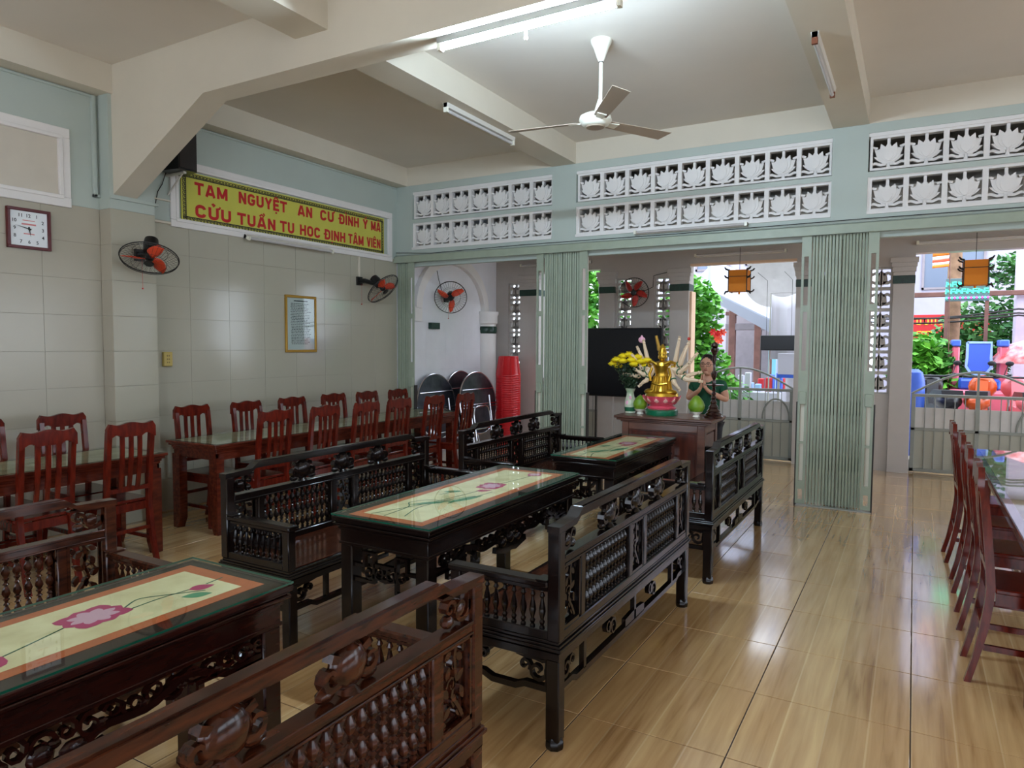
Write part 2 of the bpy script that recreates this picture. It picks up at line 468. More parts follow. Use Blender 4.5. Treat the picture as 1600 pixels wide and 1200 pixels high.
# pilaster under the cross beam
pl_ = struct('trim_1', MB().box(XL, -5.728, 3.376, 3.754, 0, 3.0), m_grout)
tag(pl_, 'tiled pilaster under the haunched cross beam')
for k in range(9):
    MB().bbox(-5.728, -5.722, 3.372, 3.757, k*TH+.0015, (k+1)*TH-.0015, 0.001).build('pilaster_tile', m_tile, pl_)
    MB().bbox(XL, -5.724, 3.370, 3.3755, k*TH+.0015, (k+1)*TH-.0015, 0.001).build('pilaster_tile', m_tile2, pl_)
MB().box(XL, -5.7215, 3.3695, 3.758, 9*TH, 3.0).build('pilaster_paint', m_green, pl_)
# strip above the beam side of the pilaster
MB().box(XL, -5.722, 3.3705, 3.757, 3.0, 3.545).build('pilaster_head', m_green, pl_)
# beams
struct('beam_left', MB().box(XL, -5.70, Y0, YB, 3.545, ZC+0.01), m_beam)['kind'] = 'structure'
struct('beam_back', MB().box(XL, XR, YB-0.004, YB+0.12, 3.545, ZC+0.01), m_beam)
hb = [(-5.722, 3.774), (-5.722, 2.742), (-5.588, 2.814), (-4.573, 3.36), (2.6, 3.36), (2.6, 3.774)]
struct('cross_beam', MB().prism(hb, 0.2, (0, 3.4, 0), (1, 0, 0), (0, 0, 1), (0, 1, 0)), m_beam)
for k, (x0, x1) in enumerate(((-3.62, -3.33), (-0.72, -0.42))):
    struct('ceiling_beam', MB().box(x0, x1, Y0, 3.4, 3.545, ZC+0.01).box(x0, x1, 3.6, YB, 3.545, ZC+0.01), m_beam)
struct('ceiling_beam', MB().box(2.25, 2.55, Y0, YB, 3.545, ZC+0.01), m_beam)

# back wall over the folding gates with its two rows of pierced blocks
wb = MB()
wb.box(XL, XR, YB, YB+0.12, 3.462, 3.545)
wb.box(XL, XR, YB, YB+0.12, 3.07, 3.116)
wb.box(XL, XR, YB, YB+0.12, 2.66, 2.76)
for (x0, x1) in ((XL, -5.62), (-3.624, -3.327), (-0.72, -0.42), (2.25, 2.55), (5.1, XR)):
    wb.box(x0, x1, YB, YB+0.12, 2.76, 3.07); wb.box(x0, x1, YB, YB+0.12, 3.116, 3.462)
wbk = struct('wall_back', wb, m_green)
MB().box(XL, XR, YB+0.02, YB+0.14, 2.60, 2.66).build('lintel', m_green, wbk)
# pierced lotus block, 0.285 x 0.31 x 0.09
def lotus_block():
    b = MB(); w, h = 0.2862, 0.302
    x0, x1, z0, z1 = 0, w, 0, h; y0, y1 = 0.03, 0.1; t = 0.021
    b.box(x0, x1, y0-0.004, y1, z0, z0+t); b.box(x0, x1, y0-0.004, y1, z1-t, z1)
    b.box(x0, x0+t, y0-0.004, y1, z0+t, z1-t); b.box(x1-t, x1, y0-0.004, y1, z0+t, z1-t)
    cx = w/2
    def petal(ang, L, W, yb, zb, dep):
        pts = []
        n = 7
        for i in range(n+1):
            t_ = i/n; pts.append((W*math.sin(PI*t_**0.8), L*t_))
        poly = pts + [(-p[0], p[1]) for p in reversed(pts[1:-1])]
        ca, sa = math.cos(ang), math.sin(ang)
        poly = [(p[0]*ca + p[1]*sa, -p[0]*sa + p[1]*ca) for p in poly]
        b.prism(poly, dep, (cx, yb, zb), (1, 0, 0), (0, 0, 1), (0, 1, 0))
    zb = 0.075
    for ang, L, W, yy in ((0, 0.17, 0.042, 0.034), (0.36, 0.172, 0.04, 0.040), (-0.36, 0.172, 0.04, 0.040), (0.75, 0.16, 0.038, 0.046), (-0.75, 0.16, 0.038, 0.046), (1.15, 0.125, 0.024, 0.052), (-1.15, 0.125, 0.024, 0.052)):
        petal(ang, L, W, yy, zb, 0.045)
    b.prism([(cx-0.045, 0.062), (cx+0.045, 0.062), (cx+0.095, 0.12), (cx+0.085, 0.19), (cx, 0.215), (cx-0.085, 0.19), (cx-0.095, 0.12)], 0.03, (0, 0.058, 0), (1, 0, 0), (0, 0, 1), (0, 1, 0))
    # the stalk, the side scrolls and the tie to the frame
    b.box(cx-0.014, cx+0.014, 0.05, 0.095, 0, 0.09)
    b.box(cx-0.012, cx+0.012, 0.05, 0.095, 0.22, h)
    for sg in (-1, 1):
        b.ribbon([(cx+sg*0.01, 0.055), (cx+sg*0.06, 0.05), (cx+sg*0.1, 0.068), (cx+sg*0.135, 0.062)], 0.022, 0.045, (0, 0.05, 0), (1, 0, 0), (0, 0, 1), (0, 1, 0))
        b.ribbon([(cx+sg*0.085, 0.2), (cx+sg*0.135, 0.215)], 0.02, 0.045, (0, 0.05, 0), (1, 0, 0), (0, 0, 1), (0, 1, 0))
    return b.mesh('pierced_lotus_block', m_white)
lb_me = lotus_block()
for (x0, n) in ((-5.61, 7), (-3.315, 9), (-0.408, 9)):
    w = {7: 1.985, 9: 2.59 if x0 < -1 else 2.65}[n]/n
    for k in range(n):
        for z in (3.128, 2.764):
            o = link('pierced_lotus_block', lb_me, wbk, (x0+k*w, YB, z))
            o.scale = (w/0.2862, 1, 1)
tn = 2
for (x0, x1) in ((-5.62, -3.624), (-3.327, -0.72), (-0.42, 2.25)):
    s = MB()
    s.box(x0, x1, YB+0.012, YB+0.11, 3.43, 3.462)
    s.box(x0, x1, YB+0.012, YB+0.11, 3.0655, 3.07)
    s.box(x0, x0+0.012, YB+0.012, YB+0.11, 2.764, 3.0655); s.box(x1-0.012, x1, YB+0.012, YB+0.11, 2.764, 3.0655)
    s.box(x0, x1, YB-0.012, YB+0.02, 2.735, 2.764)
    s.build('trim_%d' % tn, m_white)['kind'] = 'structure'; tn += 1
# piers behind the stacked gates
for (x0, x1) in ((-3.62, -3.33), (-0.72, -0.42), (2.25, 2.55)):
    struct('pier', MB().box(x0, x1, YB+0.13, YB+0.38, 0, 3.545), m_white)
struct('wall_back_left_return', MB().box(XL-0.2, XL, YB, YF+0.25, 0, 3.9).box(XR, XR+0.1, YB, YF+0.25, 2.87, 3.9), m_ptile).name = 'wall_porch_left'  # second box, at the right end, is an unseen blocker against light leaks
# gate head track
tr = struct('gate_track', MB().bbox(XL, XR, YB-0.06, YB+0.03, 2.585, 2.655, 0.004).box(XL, XR, YB-0.07, YB-0.055, 2.57, 2.60), m_gate)
tr['kind'] = 'structure'
MB().box(XL, XR, YB+0.03, YB+0.10, 2.525, 2.60).build('inner_track', m_green, tr)
MB().tube([(XL, YB-0.02, 2.675), (XR, YB-0.02, 2.675)], 0.008, 6).build('conduit', m_green, tr)
MB().box(-0.95, -0.30, YB-0.05, YB+0.03, 0, 0.006).build('floor_track', m_grey, tr)

# right and rear sides of the hall: out of view, openings between piers sized to balance the light
wr = MB()
for y0 in (-3.5, 0.1, 3.4, 6.9): wr.box(XR-0.25, XR, y0, y0+0.35, 0, ZC)
wr.box(XR-0.25, XR, Y0, YB, 2.3, ZC); wr.box(XR-0.25, XR, Y0, YB, 0, 0.9); wr.box(XR-0.25, XR, Y0, 0.1, 0.9, 2.3)
struct('wall_right', wr, m_white)
wf = MB()
for x0 in (XL, -2.2, 1.6, 5.4): wf.box(x0, x0+0.8, Y0, Y0+0.25, 0, ZC)
wf.box(XL, XR, Y0, Y0+0.25, 2.9, ZC); wf.box(XL, XR, Y0, Y0+0.25, 0, 0.9)
struct('wall_front', wf, m_white)

# ------------------------------------------------------------------ the porch beyond the gates
struct('ceiling_porch', MB().box(XL-0.2, XR, YB+0.30, YF+0.25, 2.87, 3.0).box(XL-0.2, XR, YB+0.14, YB+0.30, 2.60, 3.0).box(XL-0.2, XR, YF-0.1, YF+0.25, 3.0, 3.9).box(XL-0.2, XR, YB, YF+0.25, 3.9, 4.0), m_ceiling)  # ceiling plus added downstand and closed void that keep the pierced blocks dark
wp = bpy.data.objects['wall_porch_left']
tiles_x(wp, XL+0.006, YB+0.14, YF, 0.43, 0, 6, m_ptile)
# arch moulding and engaged half column on the porch's left wall
ar = MB()
pts = []
cy_, R_ = 8.45, 0.86
for i in range(19):
    a = PI*i/18; pts.append((cy_ + R_*math.cos(a), 2.02 + 0.72*math.sin(a)))
ar.ribbon(pts, 0.13, 0.07, (XL, 0, 0), (0, 1, 0), (0, 0, 1), (1, 0, 0))
ar.lathe([(0.15, 0), (0.15, 1.68), (0.15, 1.7)], (XL+0.02, 9.38, 0), seg=16)
ar.lathe([(0.15, 1.8), (0.15, 1.84), (0.175, 1.86), (0.175, 1.97), (0.19, 2.0), (0.19, 2.04)], (XL+0.02, 9.38, 0), seg=16)
ar.box(XL, XL+0.05, 7.52, 7.68, 1.84, 2.04)
am = struct('trim_5', ar, m_white)
MB().lathe([(0.155, 1.70), (0.165, 1.72), (0.165, 1.79), (0.155, 1.81)], (XL+0.02, 9.38, 0), seg=16).build('green_band', m_greenband, am)
MB().bbox(XL, XL+0.06, 7.88, 8.08, 1.74, 1.83).build('green_band', m_greenband, am)
# facade with its openings
fa = MB()
open_ = [(-5.09, -4.07), (-2.73, -1.345), (-0.02, 1.345), (2.7, 4.1)]
lat = [(-5.65, -5.42), (-3.82, -3.58), (-3.24, -3.0), (-1.1, -0.86), (-0.50, -0.26), (1.6, 1.84)]
fa.box(XL, XR, YF, YF+0.18, 2.65, 3.4)
def solid(x0, x1):
    cur = x0
    for (a, b) in lat:
        if a >= x0 and b <= x1:
            fa.box(cur, a, YF, YF+0.18, 0, 2.65)
            fa.box(a, b, YF, YF+0.18, 0, 0.95); fa.box(a, b, YF, YF+0.18, 2.50, 2.65)
            cur = b
    fa.box(cur, x1, YF, YF+0.18, 0, 2.65)
solid(XL, -5.09); solid(-4.07, -2.73); solid(-1.345, -0.02); solid(1.345, 2.7); fa.box(4.1, XR, YF, YF+0.18, 0, 2.65)
fc = struct('wall_facade', fa, m_pier)
MB().box(-2.73, -1.345, YF-0.004, YF+0.1, 2.63, 2.66).box(-2.745, -2.70, YF-0.004, YF+0.19, 0.9, 2.28).build('peach_reveal', m_peach, fc)
# pilasters with stepped capitals and dark green bands
pk = 0
for (x0, x1) in ((-5.41, -5.09), (-4.07, -3.825), (-3.0, -2.73), (-1.345, -1.11), (-0.25, -0.02), (1.345, 1.6)):
    p = MB().bbox(x0, x1, YF-0.05, YF, 0, 2.29, 0.003)
    cp = MB()
    for k, (e, z0, z1) in enumerate(((0.0, 2.385, 2.43), (0.012, 2.43, 2.49), (0.022, 2.49, 2.54), (0.034, 2.54, 2.60))):
        cp.bbox(x0-e, x1+e, YF-0.05-e, YF, z0, z1, 0.003)
    po = p.build('pilaster', m_pier, fc)
    cp.build('capital', m_pier, po)
    MB().bbox(x0-0.004, x1+0.004, YF-0.056, YF+0.185, 2.29, 2.385).build('green_band', m_greenband, po)
def lat_block():
    b = MB(); w, h = 0.24, 0.258; cx = w/2
    b.box(0, 0.02, 0, 0.1, 0, h); b.box(w-0.02, w, 0, 0.1, 0, h); b.box(0.02, w-0.02, 0, 0.1, 0, 0.02); b.box(0.02, w-0.02, 0, 0.1, h-0.02, h)
    b.box(cx-0.008, cx+0.008, 0.01, 0.09, 0, h)
    b.prism([(cx-0.02, 0.045), (cx+0.02, 0.045), (cx+0.068, 0.09), (cx+0.06, 0.16), (cx, 0.222), (cx-0.06, 0.16), (cx-0.068, 0.09)], 0.07, (0, 0.01, 0), (1, 0, 0), (0, 0, 1), (0, 1, 0))
    for sg in (-1, 1):
        b.ribbon([(cx+sg*0.02, 0.07), (cx+sg*0.07, 0.07), (cx+sg*0.11, 0.09)], 0.036, 0.07, (0, 0.01, 0), (1, 0, 0), (0, 0, 1), (0, 1, 0))
        b.ribbon([(cx+sg*0.02, 0.17), (cx+sg*0.07, 0.19), (cx+sg*0.11, 0.17)], 0.034, 0.07, (0, 0.01, 0), (1, 0, 0), (0, 0, 1), (0, 1, 0))
    return b.mesh('pierced_block', m_pier)
lt_me = lat_block()
for (a, b) in lat:
    for k in range(6):
        o = link('pierced_block', lt_me, fc, (a, YF+0.03, 0.95+k*0.2583)); o.scale = ((b-a)/0.24, 1, 1)

# ------------------------------------------------------------------ folding gates
slat_me = {}
def slat_mesh(w, m):
    key = (w, m.name)
    if key not in slat_me:
        b = MB(); h0, h1 = 0.03, 2.57
        # U shaped channel, rounded front
        pr = [(0, 0.0), (w*0.08, -0.007), (w*0.5, -0.010), (w*0.92, -0.007), (w, 0.0), (w, 0.03), (w-0.003, 0.03), (w-0.003, 0.004), (0.003, 0.004), (0.003, 0.03), (0, 0.03)]
        b.prism(pr, h1-h0, (0, 0, h0), (1, 0, 0), (0, 1, 0), (0, 0, 1))
        b.box(w*0.3, w*0.7, 0.0, 0.028, 0.006, 0.03)
        slat_me[key] = b.mesh('slat', m)
    return slat_me[key]
def end_post(x0, side, parent):
    """flat slotted plate at the end of a stack"""
    w = 0.085; b = MB(); y0, y1 = YB-0.03, YB-0.012
    s0, s1 = (0.022, 0.062)
    b.box(x0, x0+s0, y0, y1, 0.02, 2.58); b.box(x0+s1, x0+w, y0, y1, 0.02, 2.58)
    cur = 0.02
    for z0, z1 in ((0.06, 0.16), (0.24, 0.60), (0.62, 0.98), (1.30, 1.86), (1.92, 2.38)):
        b.box(x0+s0, x0+s1, y0, y1, cur, z0); cur = z1
    b.box(x0+s0, x0+s1, y0, y1, cur, 2.58)
    pst = b.build('end_post', m_gate, parent)
    MB().box(x0+s0-0.004, x0+s1+0.004, YB+0.0, YB+0.006, 0.24, 0.98).build('guide_strip', m_gatewhite, pst)
    e = MB().box(x0+(w if side > 0 else -0.012), x0+(w+0.012 if side > 0 else 0), YB-0.03, YB+0.03, 0.0, 1.0)
    e.build('dark_stile', m_dark, pst)
    MB().bbox(x0+s0-0.01, x0+s1+0.012, YB-0.052, YB-0.03, 0.98, 1.10).build('lock_plate', m_gate, pst)
def gate_stack(x0, x1, label, left_post, right_post, n):
    t = thing('folding_gate', label, 'gate', (0, 0, 0), group='folding gates stacked against the piers')
    a, b = x0 + (0.087 if left_post else 0), x1 - (0.087 if right_post else 0)
    w = (b-a)/n
    me = slat_mesh(round(w-0.005, 4), m_gate)
    for k in range(n):
        o = link('slat', me, t, (a+k*w+0.002, YB + (0.0 if k % 2 else 0.006), 0))
    lk = MB()
    for z in (0.42, 0.95, 1.5, 2.1):
        for k in range(n-1):
            xx = a+(k+0.5)*w
            lk.tube([(xx, YB+0.035, z-0.14), (xx+w, YB+0.035, z+0.14)], 0.005, 4)
            lk.tube([(xx, YB+0.042, z+0.14), (xx+w, YB+0.042, z-0.14)], 0.005, 4)
    tag(lk.build('scissor_links', m_dark, t), kind='stuff')
    if left_post: end_post(x0, -1, t)
    if right_post: end_post(x1-0.085, 1, t)
    return t
gate_stack(XL+0.01, -5.575, 'pale green folding gate stack squeezed into the far left corner of the hall', False, True, 6)
gate_stack(-3.80, -3.485, 'left half of the pale green folding gate pair behind the far bench and altar table', True, False, 8)
gate_stack(-3.480, -3.165, 'right half of the pale green folding gate pair standing just left of the black screen', False, True, 8)
gate_stack(-0.955, -0.612, 'left half of the pale green folding gate pair nearest the middle of the floor', True, False, 9)
gate_stack(-0.607, -0.305, 'right half of the pale green folding gate pair beside the open doorway on the right', False, True, 8)

# ------------------------------------------------------------------ carved benches
def spindle_prof(h, r, tiers):
    """turned baluster with repeated bulbs"""
    out = [(r*0.75, 0), (r*0.75, h*0.03)]
    hh = h*0.94/tiers; z = h*0.03
    for t in range(tiers):
        out += [(r*0.42, z+hh*0.04), (r*0.8, z+hh*0.14), (r*0.4, z+hh*0.2), (r*0.6, z+hh*0.27), (r*1.0, z+hh*0.42), (r*0.9, z+hh*0.54), (r*0.5, z+hh*0.72), (r*0.36, z+hh*0.8), (r*0.78, z+hh*0.87), (r*0.4, z+hh*0.96)]
        z += hh
    out += [(r*0.75, h*0.97), (r*0.75, h)]
    return out
Yv, Zv, Xv = (0, 1, 0), (0, 0, 1), (1, 0, 0)

def leaf_carving(b, o, u, v, w, W, H, dep=0.022):
    """openwork spray of leaves filling a W x H panel"""
    b.ribbon([(0.15*W, 0.0), (0.35*W, 0.2*H), (0.6*W, 0.38*H), (0.45*W, 0.62*H), (0.5*W, 0.86*H), (0.42*W, H)], 0.012, dep, o, u, v, w)
    for (cx, cy, a, L) in ((0.3, 0.12, 0.4, 0.3), (0.75, 0.2, 2.4, 0.32), (0.2, 0.35, 1.2, 0.34), (0.8, 0.45, 0.9, 0.3), (0.28, 0.58, 2.6, 0.34), (0.72, 0.68, 1.9, 0.3), (0.3, 0.82, 0.7, 0.3), (0.72, 0.9, 2.7, 0.26), (0.5, 0.3, 1.6, 0.3), (0.5, 0.75, 1.4, 0.26), (0.12, 0.9, 1.5, 0.2), (0.88, 0.06, 1.5, 0.22)):
        l = L*H*0.55; ca, sa = math.cos(a), math.sin(a)
        pts = []
        for i in range(5):
            t = i/4 - 0.5; pts.append((cx*W + ca*l*t, cy*H + sa*l*t, 0.25 + 0.9*math.cos(PI*t)))
        b.ribbon(pts, 0.02, dep*0.9, Vector(o)+Vector(w)*dep*0.1, u, v, w)
    b.ribbon(spiral(0.6*W, 0.52*H, 0.2*W, 0.03*W, 0, 1.1, 9), 0.008, dep, o, u, v, w)

def scroll_piece(b, o, u, v, w, S, flip=1, dep=0.022):
    """cloud scroll bracket of size S in the corner at o"""
    f = flip
    def F(pts): return [(p[0]*f, p[1], p[2]) if len(p) > 2 else (p[0]*f, p[1]) for p in pts]
    b.ribbon(F(spiral(0.42*S, 0.5*S, 0.40*S, 0.06*S, PI*0.9, 1.25, 14)), 0.16*S, dep, o, u, v, w)
    b.ribbon(F(spiral(0.95*S, 0.62*S, 0.26*S, 0.05*S, PI*1.2, -1.1, 10)), 0.13*S, dep, o, u, v, w)
    b.ribbon(F([(0.0, 0.95*S), (0.2*S, 0.9*S), (0.5*S, 0.96*S), (0.9*S, 0.95*S), (1.3*S, 0.98*S, 0.4)]), 0.12*S, dep, o, u, v, w)
    b.ribbon(F([(0.02*S, 0.95*S), (0.05*S, 0.6*S), (0.02*S, 0.2*S), (0.05*S, 0.0)]), 0.12*S, dep, o, u, v, w)

BL, BD = 1.74, 0.50
def make_bench(label, m, msh=None):
    """local frame: back along x=0, seat reaches to x=BD, length along y"""
    t = thing('carved_bench', label, 'bench', group='carved wooden benches around the low tables')
    h2 = BL/2
    lw = 0.056
    # legs
    for (x, rear) in ((0.0, 1), (BD-lw, 0)):
        for sg in (-1, 1):
            y = -h2 if sg < 0 else h2-lw
            b = MB().bbox(x, x+lw, y, y+lw, 0.03, 0.355, 0.005)
            b.lathe([(0.034, 0), (0.037, 0.012), (0.036, 0.03), (0.03, 0.045)], (x+lw/2, y+lw/2, 0), seg=8)
            b.build('leg', m, t)
    # seat frame with mouldings
    sf = MB()
    e = 0.008
    for (z0, z1, q) in ((0.345, 0.378, 0.0), (0.378, 0.386, -0.008), (0.386, 0.398, 0.010), (0.398, 0.408, 0.004), (0.408, 0.42, -0.004)):
        sf.bbox(-q, BD+q, -h2-q, h2+q, z0, z1, 0.002)
    sf.build('seat_frame', m, t)
    MB().bbox(0.05, BD-0.03, -h2+0.05, h2-0.05, 0.42, 0.424, 0.001).build('seat', m_brownwood, t)
    # lower aprons with struts and scrolls
    def apron(o, u, w, L):
        b = MB()
        b.ribbon([(0, 0.225), (0.10, 0.225), (0.14, 0.208), (L-0.14, 0.208), (L-0.10, 0.225), (L, 0.225)], 0.024, 0.028, o, u, Zv, w)
        n = 3 if L > 1 else 0
        for k in range(n):
            xx = 0.22 + (L-0.44)*k/(n-1) if n > 1 else L/2
            b.prism([(xx-0.012, 0.215), (xx+0.012, 0.215), (xx+0.012, 0.35), (xx-0.012, 0.35)], 0.022, o, u, Zv, w)
        if L > 1:
            b.prism([(L/2-0.13, 0.215), (L/2+0.13, 0.215), (L/2+0.13, 0.255), (L/2+0.04, 0.262), (L/2-0.04, 0.262), (L/2-0.13, 0.255)], 0.02, o, u, Zv, w)
        a_ = b.build('apron_rail', m, t)
        c = MB(); scroll_piece(c, Vector(o)+Vector(Zv)*0.235, u, Zv, w, 0.105); c.build('apron_scroll', m, a_)
        c = MB(); scroll_piece(c, Vector(o)+Vector(u)*L+Vector(Zv)*0.235, u, Zv, w, 0.105, -1); c.build('apron_scroll', m, a_)
        if L > 1:
            for xx in (0.5*L-0.28, 0.5*L+0.28):
                c = MB()
                c.ribbon(spiral(xx, 0.275, 0.045, 0.01, 0, 1.3, 12), 0.014, 0.022, o, u, Zv, w)
                c.ribbon(spiral(xx+0.055, 0.30, 0.035, 0.01, PI, 1.2, 10), 0.012, 0.022, o, u, Zv, w)
                c.build('apron_scroll', m, a_)
    apron((0.014, -h2+lw, 0), Yv, Xv, BL-2*lw)
    apron((BD-0.042, -h2+lw, 0), Yv, Xv, BL-2*lw)
    apron((lw, -h2+0.042, 0), Xv, (0, -1, 0), BD-2*lw)
    apron((lw, h2-0.014, 0), Xv, (0, -1, 0), BD-2*lw)
    # back posts
    for sg in (-1, 1):
        y = -h2 if sg < 0 else h2-0.05
        MB().bbox(0.0, 0.052, y, y+0.05, 0.42, 0.842, 0.005).build('back_post', m, t)
    # stepped crest rail
    cr = [(-h2-0.004, 0.838), (-h2+0.15, 0.842), (-h2+0.19, 0.866), (h2-0.19, 0.866), (h2-0.15, 0.842), (h2+0.004, 0.838),
          (h2+0.004, 0.862), (h2-0.165, 0.868), (h2-0.205, 0.896), (-h2+0.205, 0.896), (-h2+0.165, 0.868), (-h2-0.004, 0.862)]
    c = MB().prism(cr, 0.052, (0.0, 0, 0), Yv, Zv, Xv)
    c.prism([(-h2+0.21, 0.896), (h2-0.21, 0.896), (h2-0.22, 0.902), (-h2+0.22, 0.902)], 0.036, (0.008, 0, 0), Yv, Zv, Xv)
    c.build('crest_rail', m, t)
    # carved brackets and knobs between the crest and the middle rail
    for sg in (-1, 1):
        b = MB()
        scroll_piece(b, (0.012, sg*(h2-0.05), 0.74), Yv, Zv, Xv, 0.105, -sg, 0.028)
        b.ell((0.026, sg*(h2-0.10), 0.79), (0.02, 0.03, 0.028), 8, 5)
        b.ell((0.026, sg*(h2-0.15), 0.768), (0.02, 0.022, 0.02), 8, 5)
        b.build('corner_carving', m, t)
    for yy in (-0.33, 0.0, 0.33):
        b = MB()
        b.ell((0.026, yy, 0.805), (0.027, 0.062, 0.056), 12, 8)
        b.lathe([(0.03, 0), (0.022, 0.01), (0.014, 0.02), (0.026, 0.028)], (0.026, yy, 0.742), seg=10)
        b.lathe([(0.026, 0), (0.016, 0.008), (0.03, 0.02)], (0.026, yy, 0.848), seg=10)
        for q in (-1, 1):
            b.ribbon(spiral(yy+q*0.062, 0.80, 0.042, 0.008, PI/2, q*1.2, 12), 0.02, 0.03, (0.012, 0, 0), Yv, Zv, Xv)
            b.ell((0.03, yy+q*0.07, 0.762), (0.016, 0.03, 0.018), 8, 5)
        b.build('crest_carving', m, t)
    # middle and bottom rails of the back
    MB().bbox(0.004, 0.048, -h2+0.05, h2-0.05, 0.708, 0.742, 0.004).bbox(-0.001, 0.053, -h2+0.05, h2-0.05, 0.732, 0.743, 0.002).bbox(-0.001, 0.053, -h2+0.05, h2-0.05, 0.704, 0.711, 0.002).build('middle_rail', m, t)
    MB().bbox(0.004, 0.048, -h2+0.05, h2-0.05, 0.42, 0.456, 0.004).build('bottom_rail', m, t)
    cuts = [-h2+0.05, -h2+0.225, -0.10, 0.10, h2-0.225, h2-0.05]
    for yy in cuts[1:-1]:
        MB().bbox(0.002, 0.050, yy-0.02, yy+0.02, 0.456, 0.706, 0.004).build('stile', m, t)
    # carved panels: both ends and centre
    for (a, b_) in ((cuts[0], cuts[1]-0.02), (cuts[2]+0.02, cuts[3]-0.02), (cuts[4]+0.02, cuts[5])):
        fr = MB()
        for (x0, x1) in ((0.006, 0.014), (0.038, 0.046)):
            fr.box(x0, x1, a, a+0.012, 0.456, 0.706).box(x0, x1, b_-0.012, b_, 0.456, 0.706).box(x0, x1, a, b_, 0.456, 0.468).box(x0, x1, a, b_, 0.694, 0.706)
        leaf_carving(fr, (0.015, a+0.012, 0.466), Yv, Zv, Xv, b_-a-0.024, 0.23)
        fr.build('carved_panel', m, t)
    sp = MB().lathe(spindle_prof(0.25, 0.0155, 3), seg=8).mesh('spindle', m)
    for (a, b_) in ((cuts[1]+0.02, cuts[2]-0.02), (cuts[3]+0.02, cuts[4]-0.02)):
        n = 13
        MB().box(0.01, 0.018, a, a+0.008, 0.456, 0.706).box(0.01, 0.018, b_-0.008, b_, 0.456, 0.706).box(0.034, 0.042, a, b_, 0.456, 0.462).build('panel_bead', m, t)
        for k in range(n):
            link('spindle', sp, t, (0.026, a+(b_-a)*(k+0.5)/n, 0.456))
    # arms
    sa = MB().lathe(spindle_prof(0.148, 0.0145, 1), seg=8).mesh('arm_spindle', m)
    for sg in (-1, 1):
        yc = sg*(h2-0.026)
        MB().bbox(0.05, BD+0.006, yc-0.032, yc+0.032, 0.622, 0.648, 0.006).bbox(0.05, 0.10, yc-0.034, yc+0.034, 0.648, 0.654, 0.002).build('arm_rail', m, t)
        MB().bbox(BD-0.05, BD-0.004, yc-0.024, yc+0.024, 0.42, 0.622, 0.004).build('arm_post', m, t)
        MB().bbox(0.05, BD-0.05, yc-0.02, yc+0.02, 0.42, 0.456, 0.003).bbox(0.05, BD-0.05, yc-0.014, yc+0.014, 0.604, 0.622, 0.002).build('arm_bottom_rail', m, t)
        for k in range(9):
            link('arm_spindle', sa, t, (0.085 + (BD-0.17)*k/8, yc, 0.456))
    return t

benchA = make_bench('black lacquered carved bench beside the middle table, nearest the open tiled floor', m_blackwood)
place(benchA, (-1.115, 3.175, 0), PI, benchA['label'])
bspec = [((-1.085, 5.34, 0), PI, 'black lacquered carved bench in front of the altar table, back towards the doorway'),
         ((-3.10, 3.23, 0), 0, 'dark carved bench along the red chairs, on the left of the middle table'),
         ((-3.06, 5.36, 0), 0, 'dark carved bench farthest back on the left, before the red stool stack')]
for (l, r, lb) in bspec:
    place(copy_tree(benchA), l, r, lb)
benchC = make_bench('brown carved bench nearest the camera, seen from behind at the bottom edge', m_brownwood)
place(benchC, (-1.075, 0.84, 0), PI, benchC['label'])
place(copy_tree(benchC), (-3.01, 0.865, 0), 0, 'brown carved bench at the left edge, behind the nearest lotus table')

# ------------------------------------------------------------------ low tables with glass tops and painted runners
def lotus(b1, b2, cx, cy, s, rot, z):
    """flat painted lotus: outer petals in b1, inner in b2"""
    for k in range(8):
        a = rot + 2*PI*k/8
        for (B, L, W, zz) in ((b1, s*(1.0 if k % 2 else 0.86), s*0.34, z), (b2, s*0.66, s*0.17, z+0.0004)):
            pts = []
            for i in range(9):
                t = i/8; pts.append((L*t, W*math.sin(PI*t**1.5)**0.8))
            poly = pts + [(p[0], -p[1]) for p in reversed(pts[1:-1])]
            q = [(cx+p[0]*math.cos(a)-p[1]*math.sin(a), cy+(p[0]*math.sin(a)+p[1]*math.cos(a))*1.25) for p in poly]
            B.prism(q, 0.0003, (0, 0, zz + 0.00004*k), (1, 0, 0), (0, 1, 0), (0, 0, 1))
def stem_line(b, pts, w, z):
    P = []
    for i in range(len(pts)-1):
        for k in range(6):
            t = k/6; P.append((pts[i][0]+(pts[i+1][0]-pts[i][0])*t, pts[i][1]+(pts[i+1][1]-pts[i][1])*t))
    P.append(pts[-1])
    for _ in range(3):
        P = [P[0]] + [((P[i-1][0]+2*P[i][0]+P[i+1][0])/4, (P[i-1][1]+2*P[i][1]+P[i+1][1])/4) for i in range(1, len(P)-1)] + [P[-1]]
    b.ribbon(P, w, 0.0003, (0, 0, z), (1, 0, 0), (0, 1, 0), (0, 0, 1))
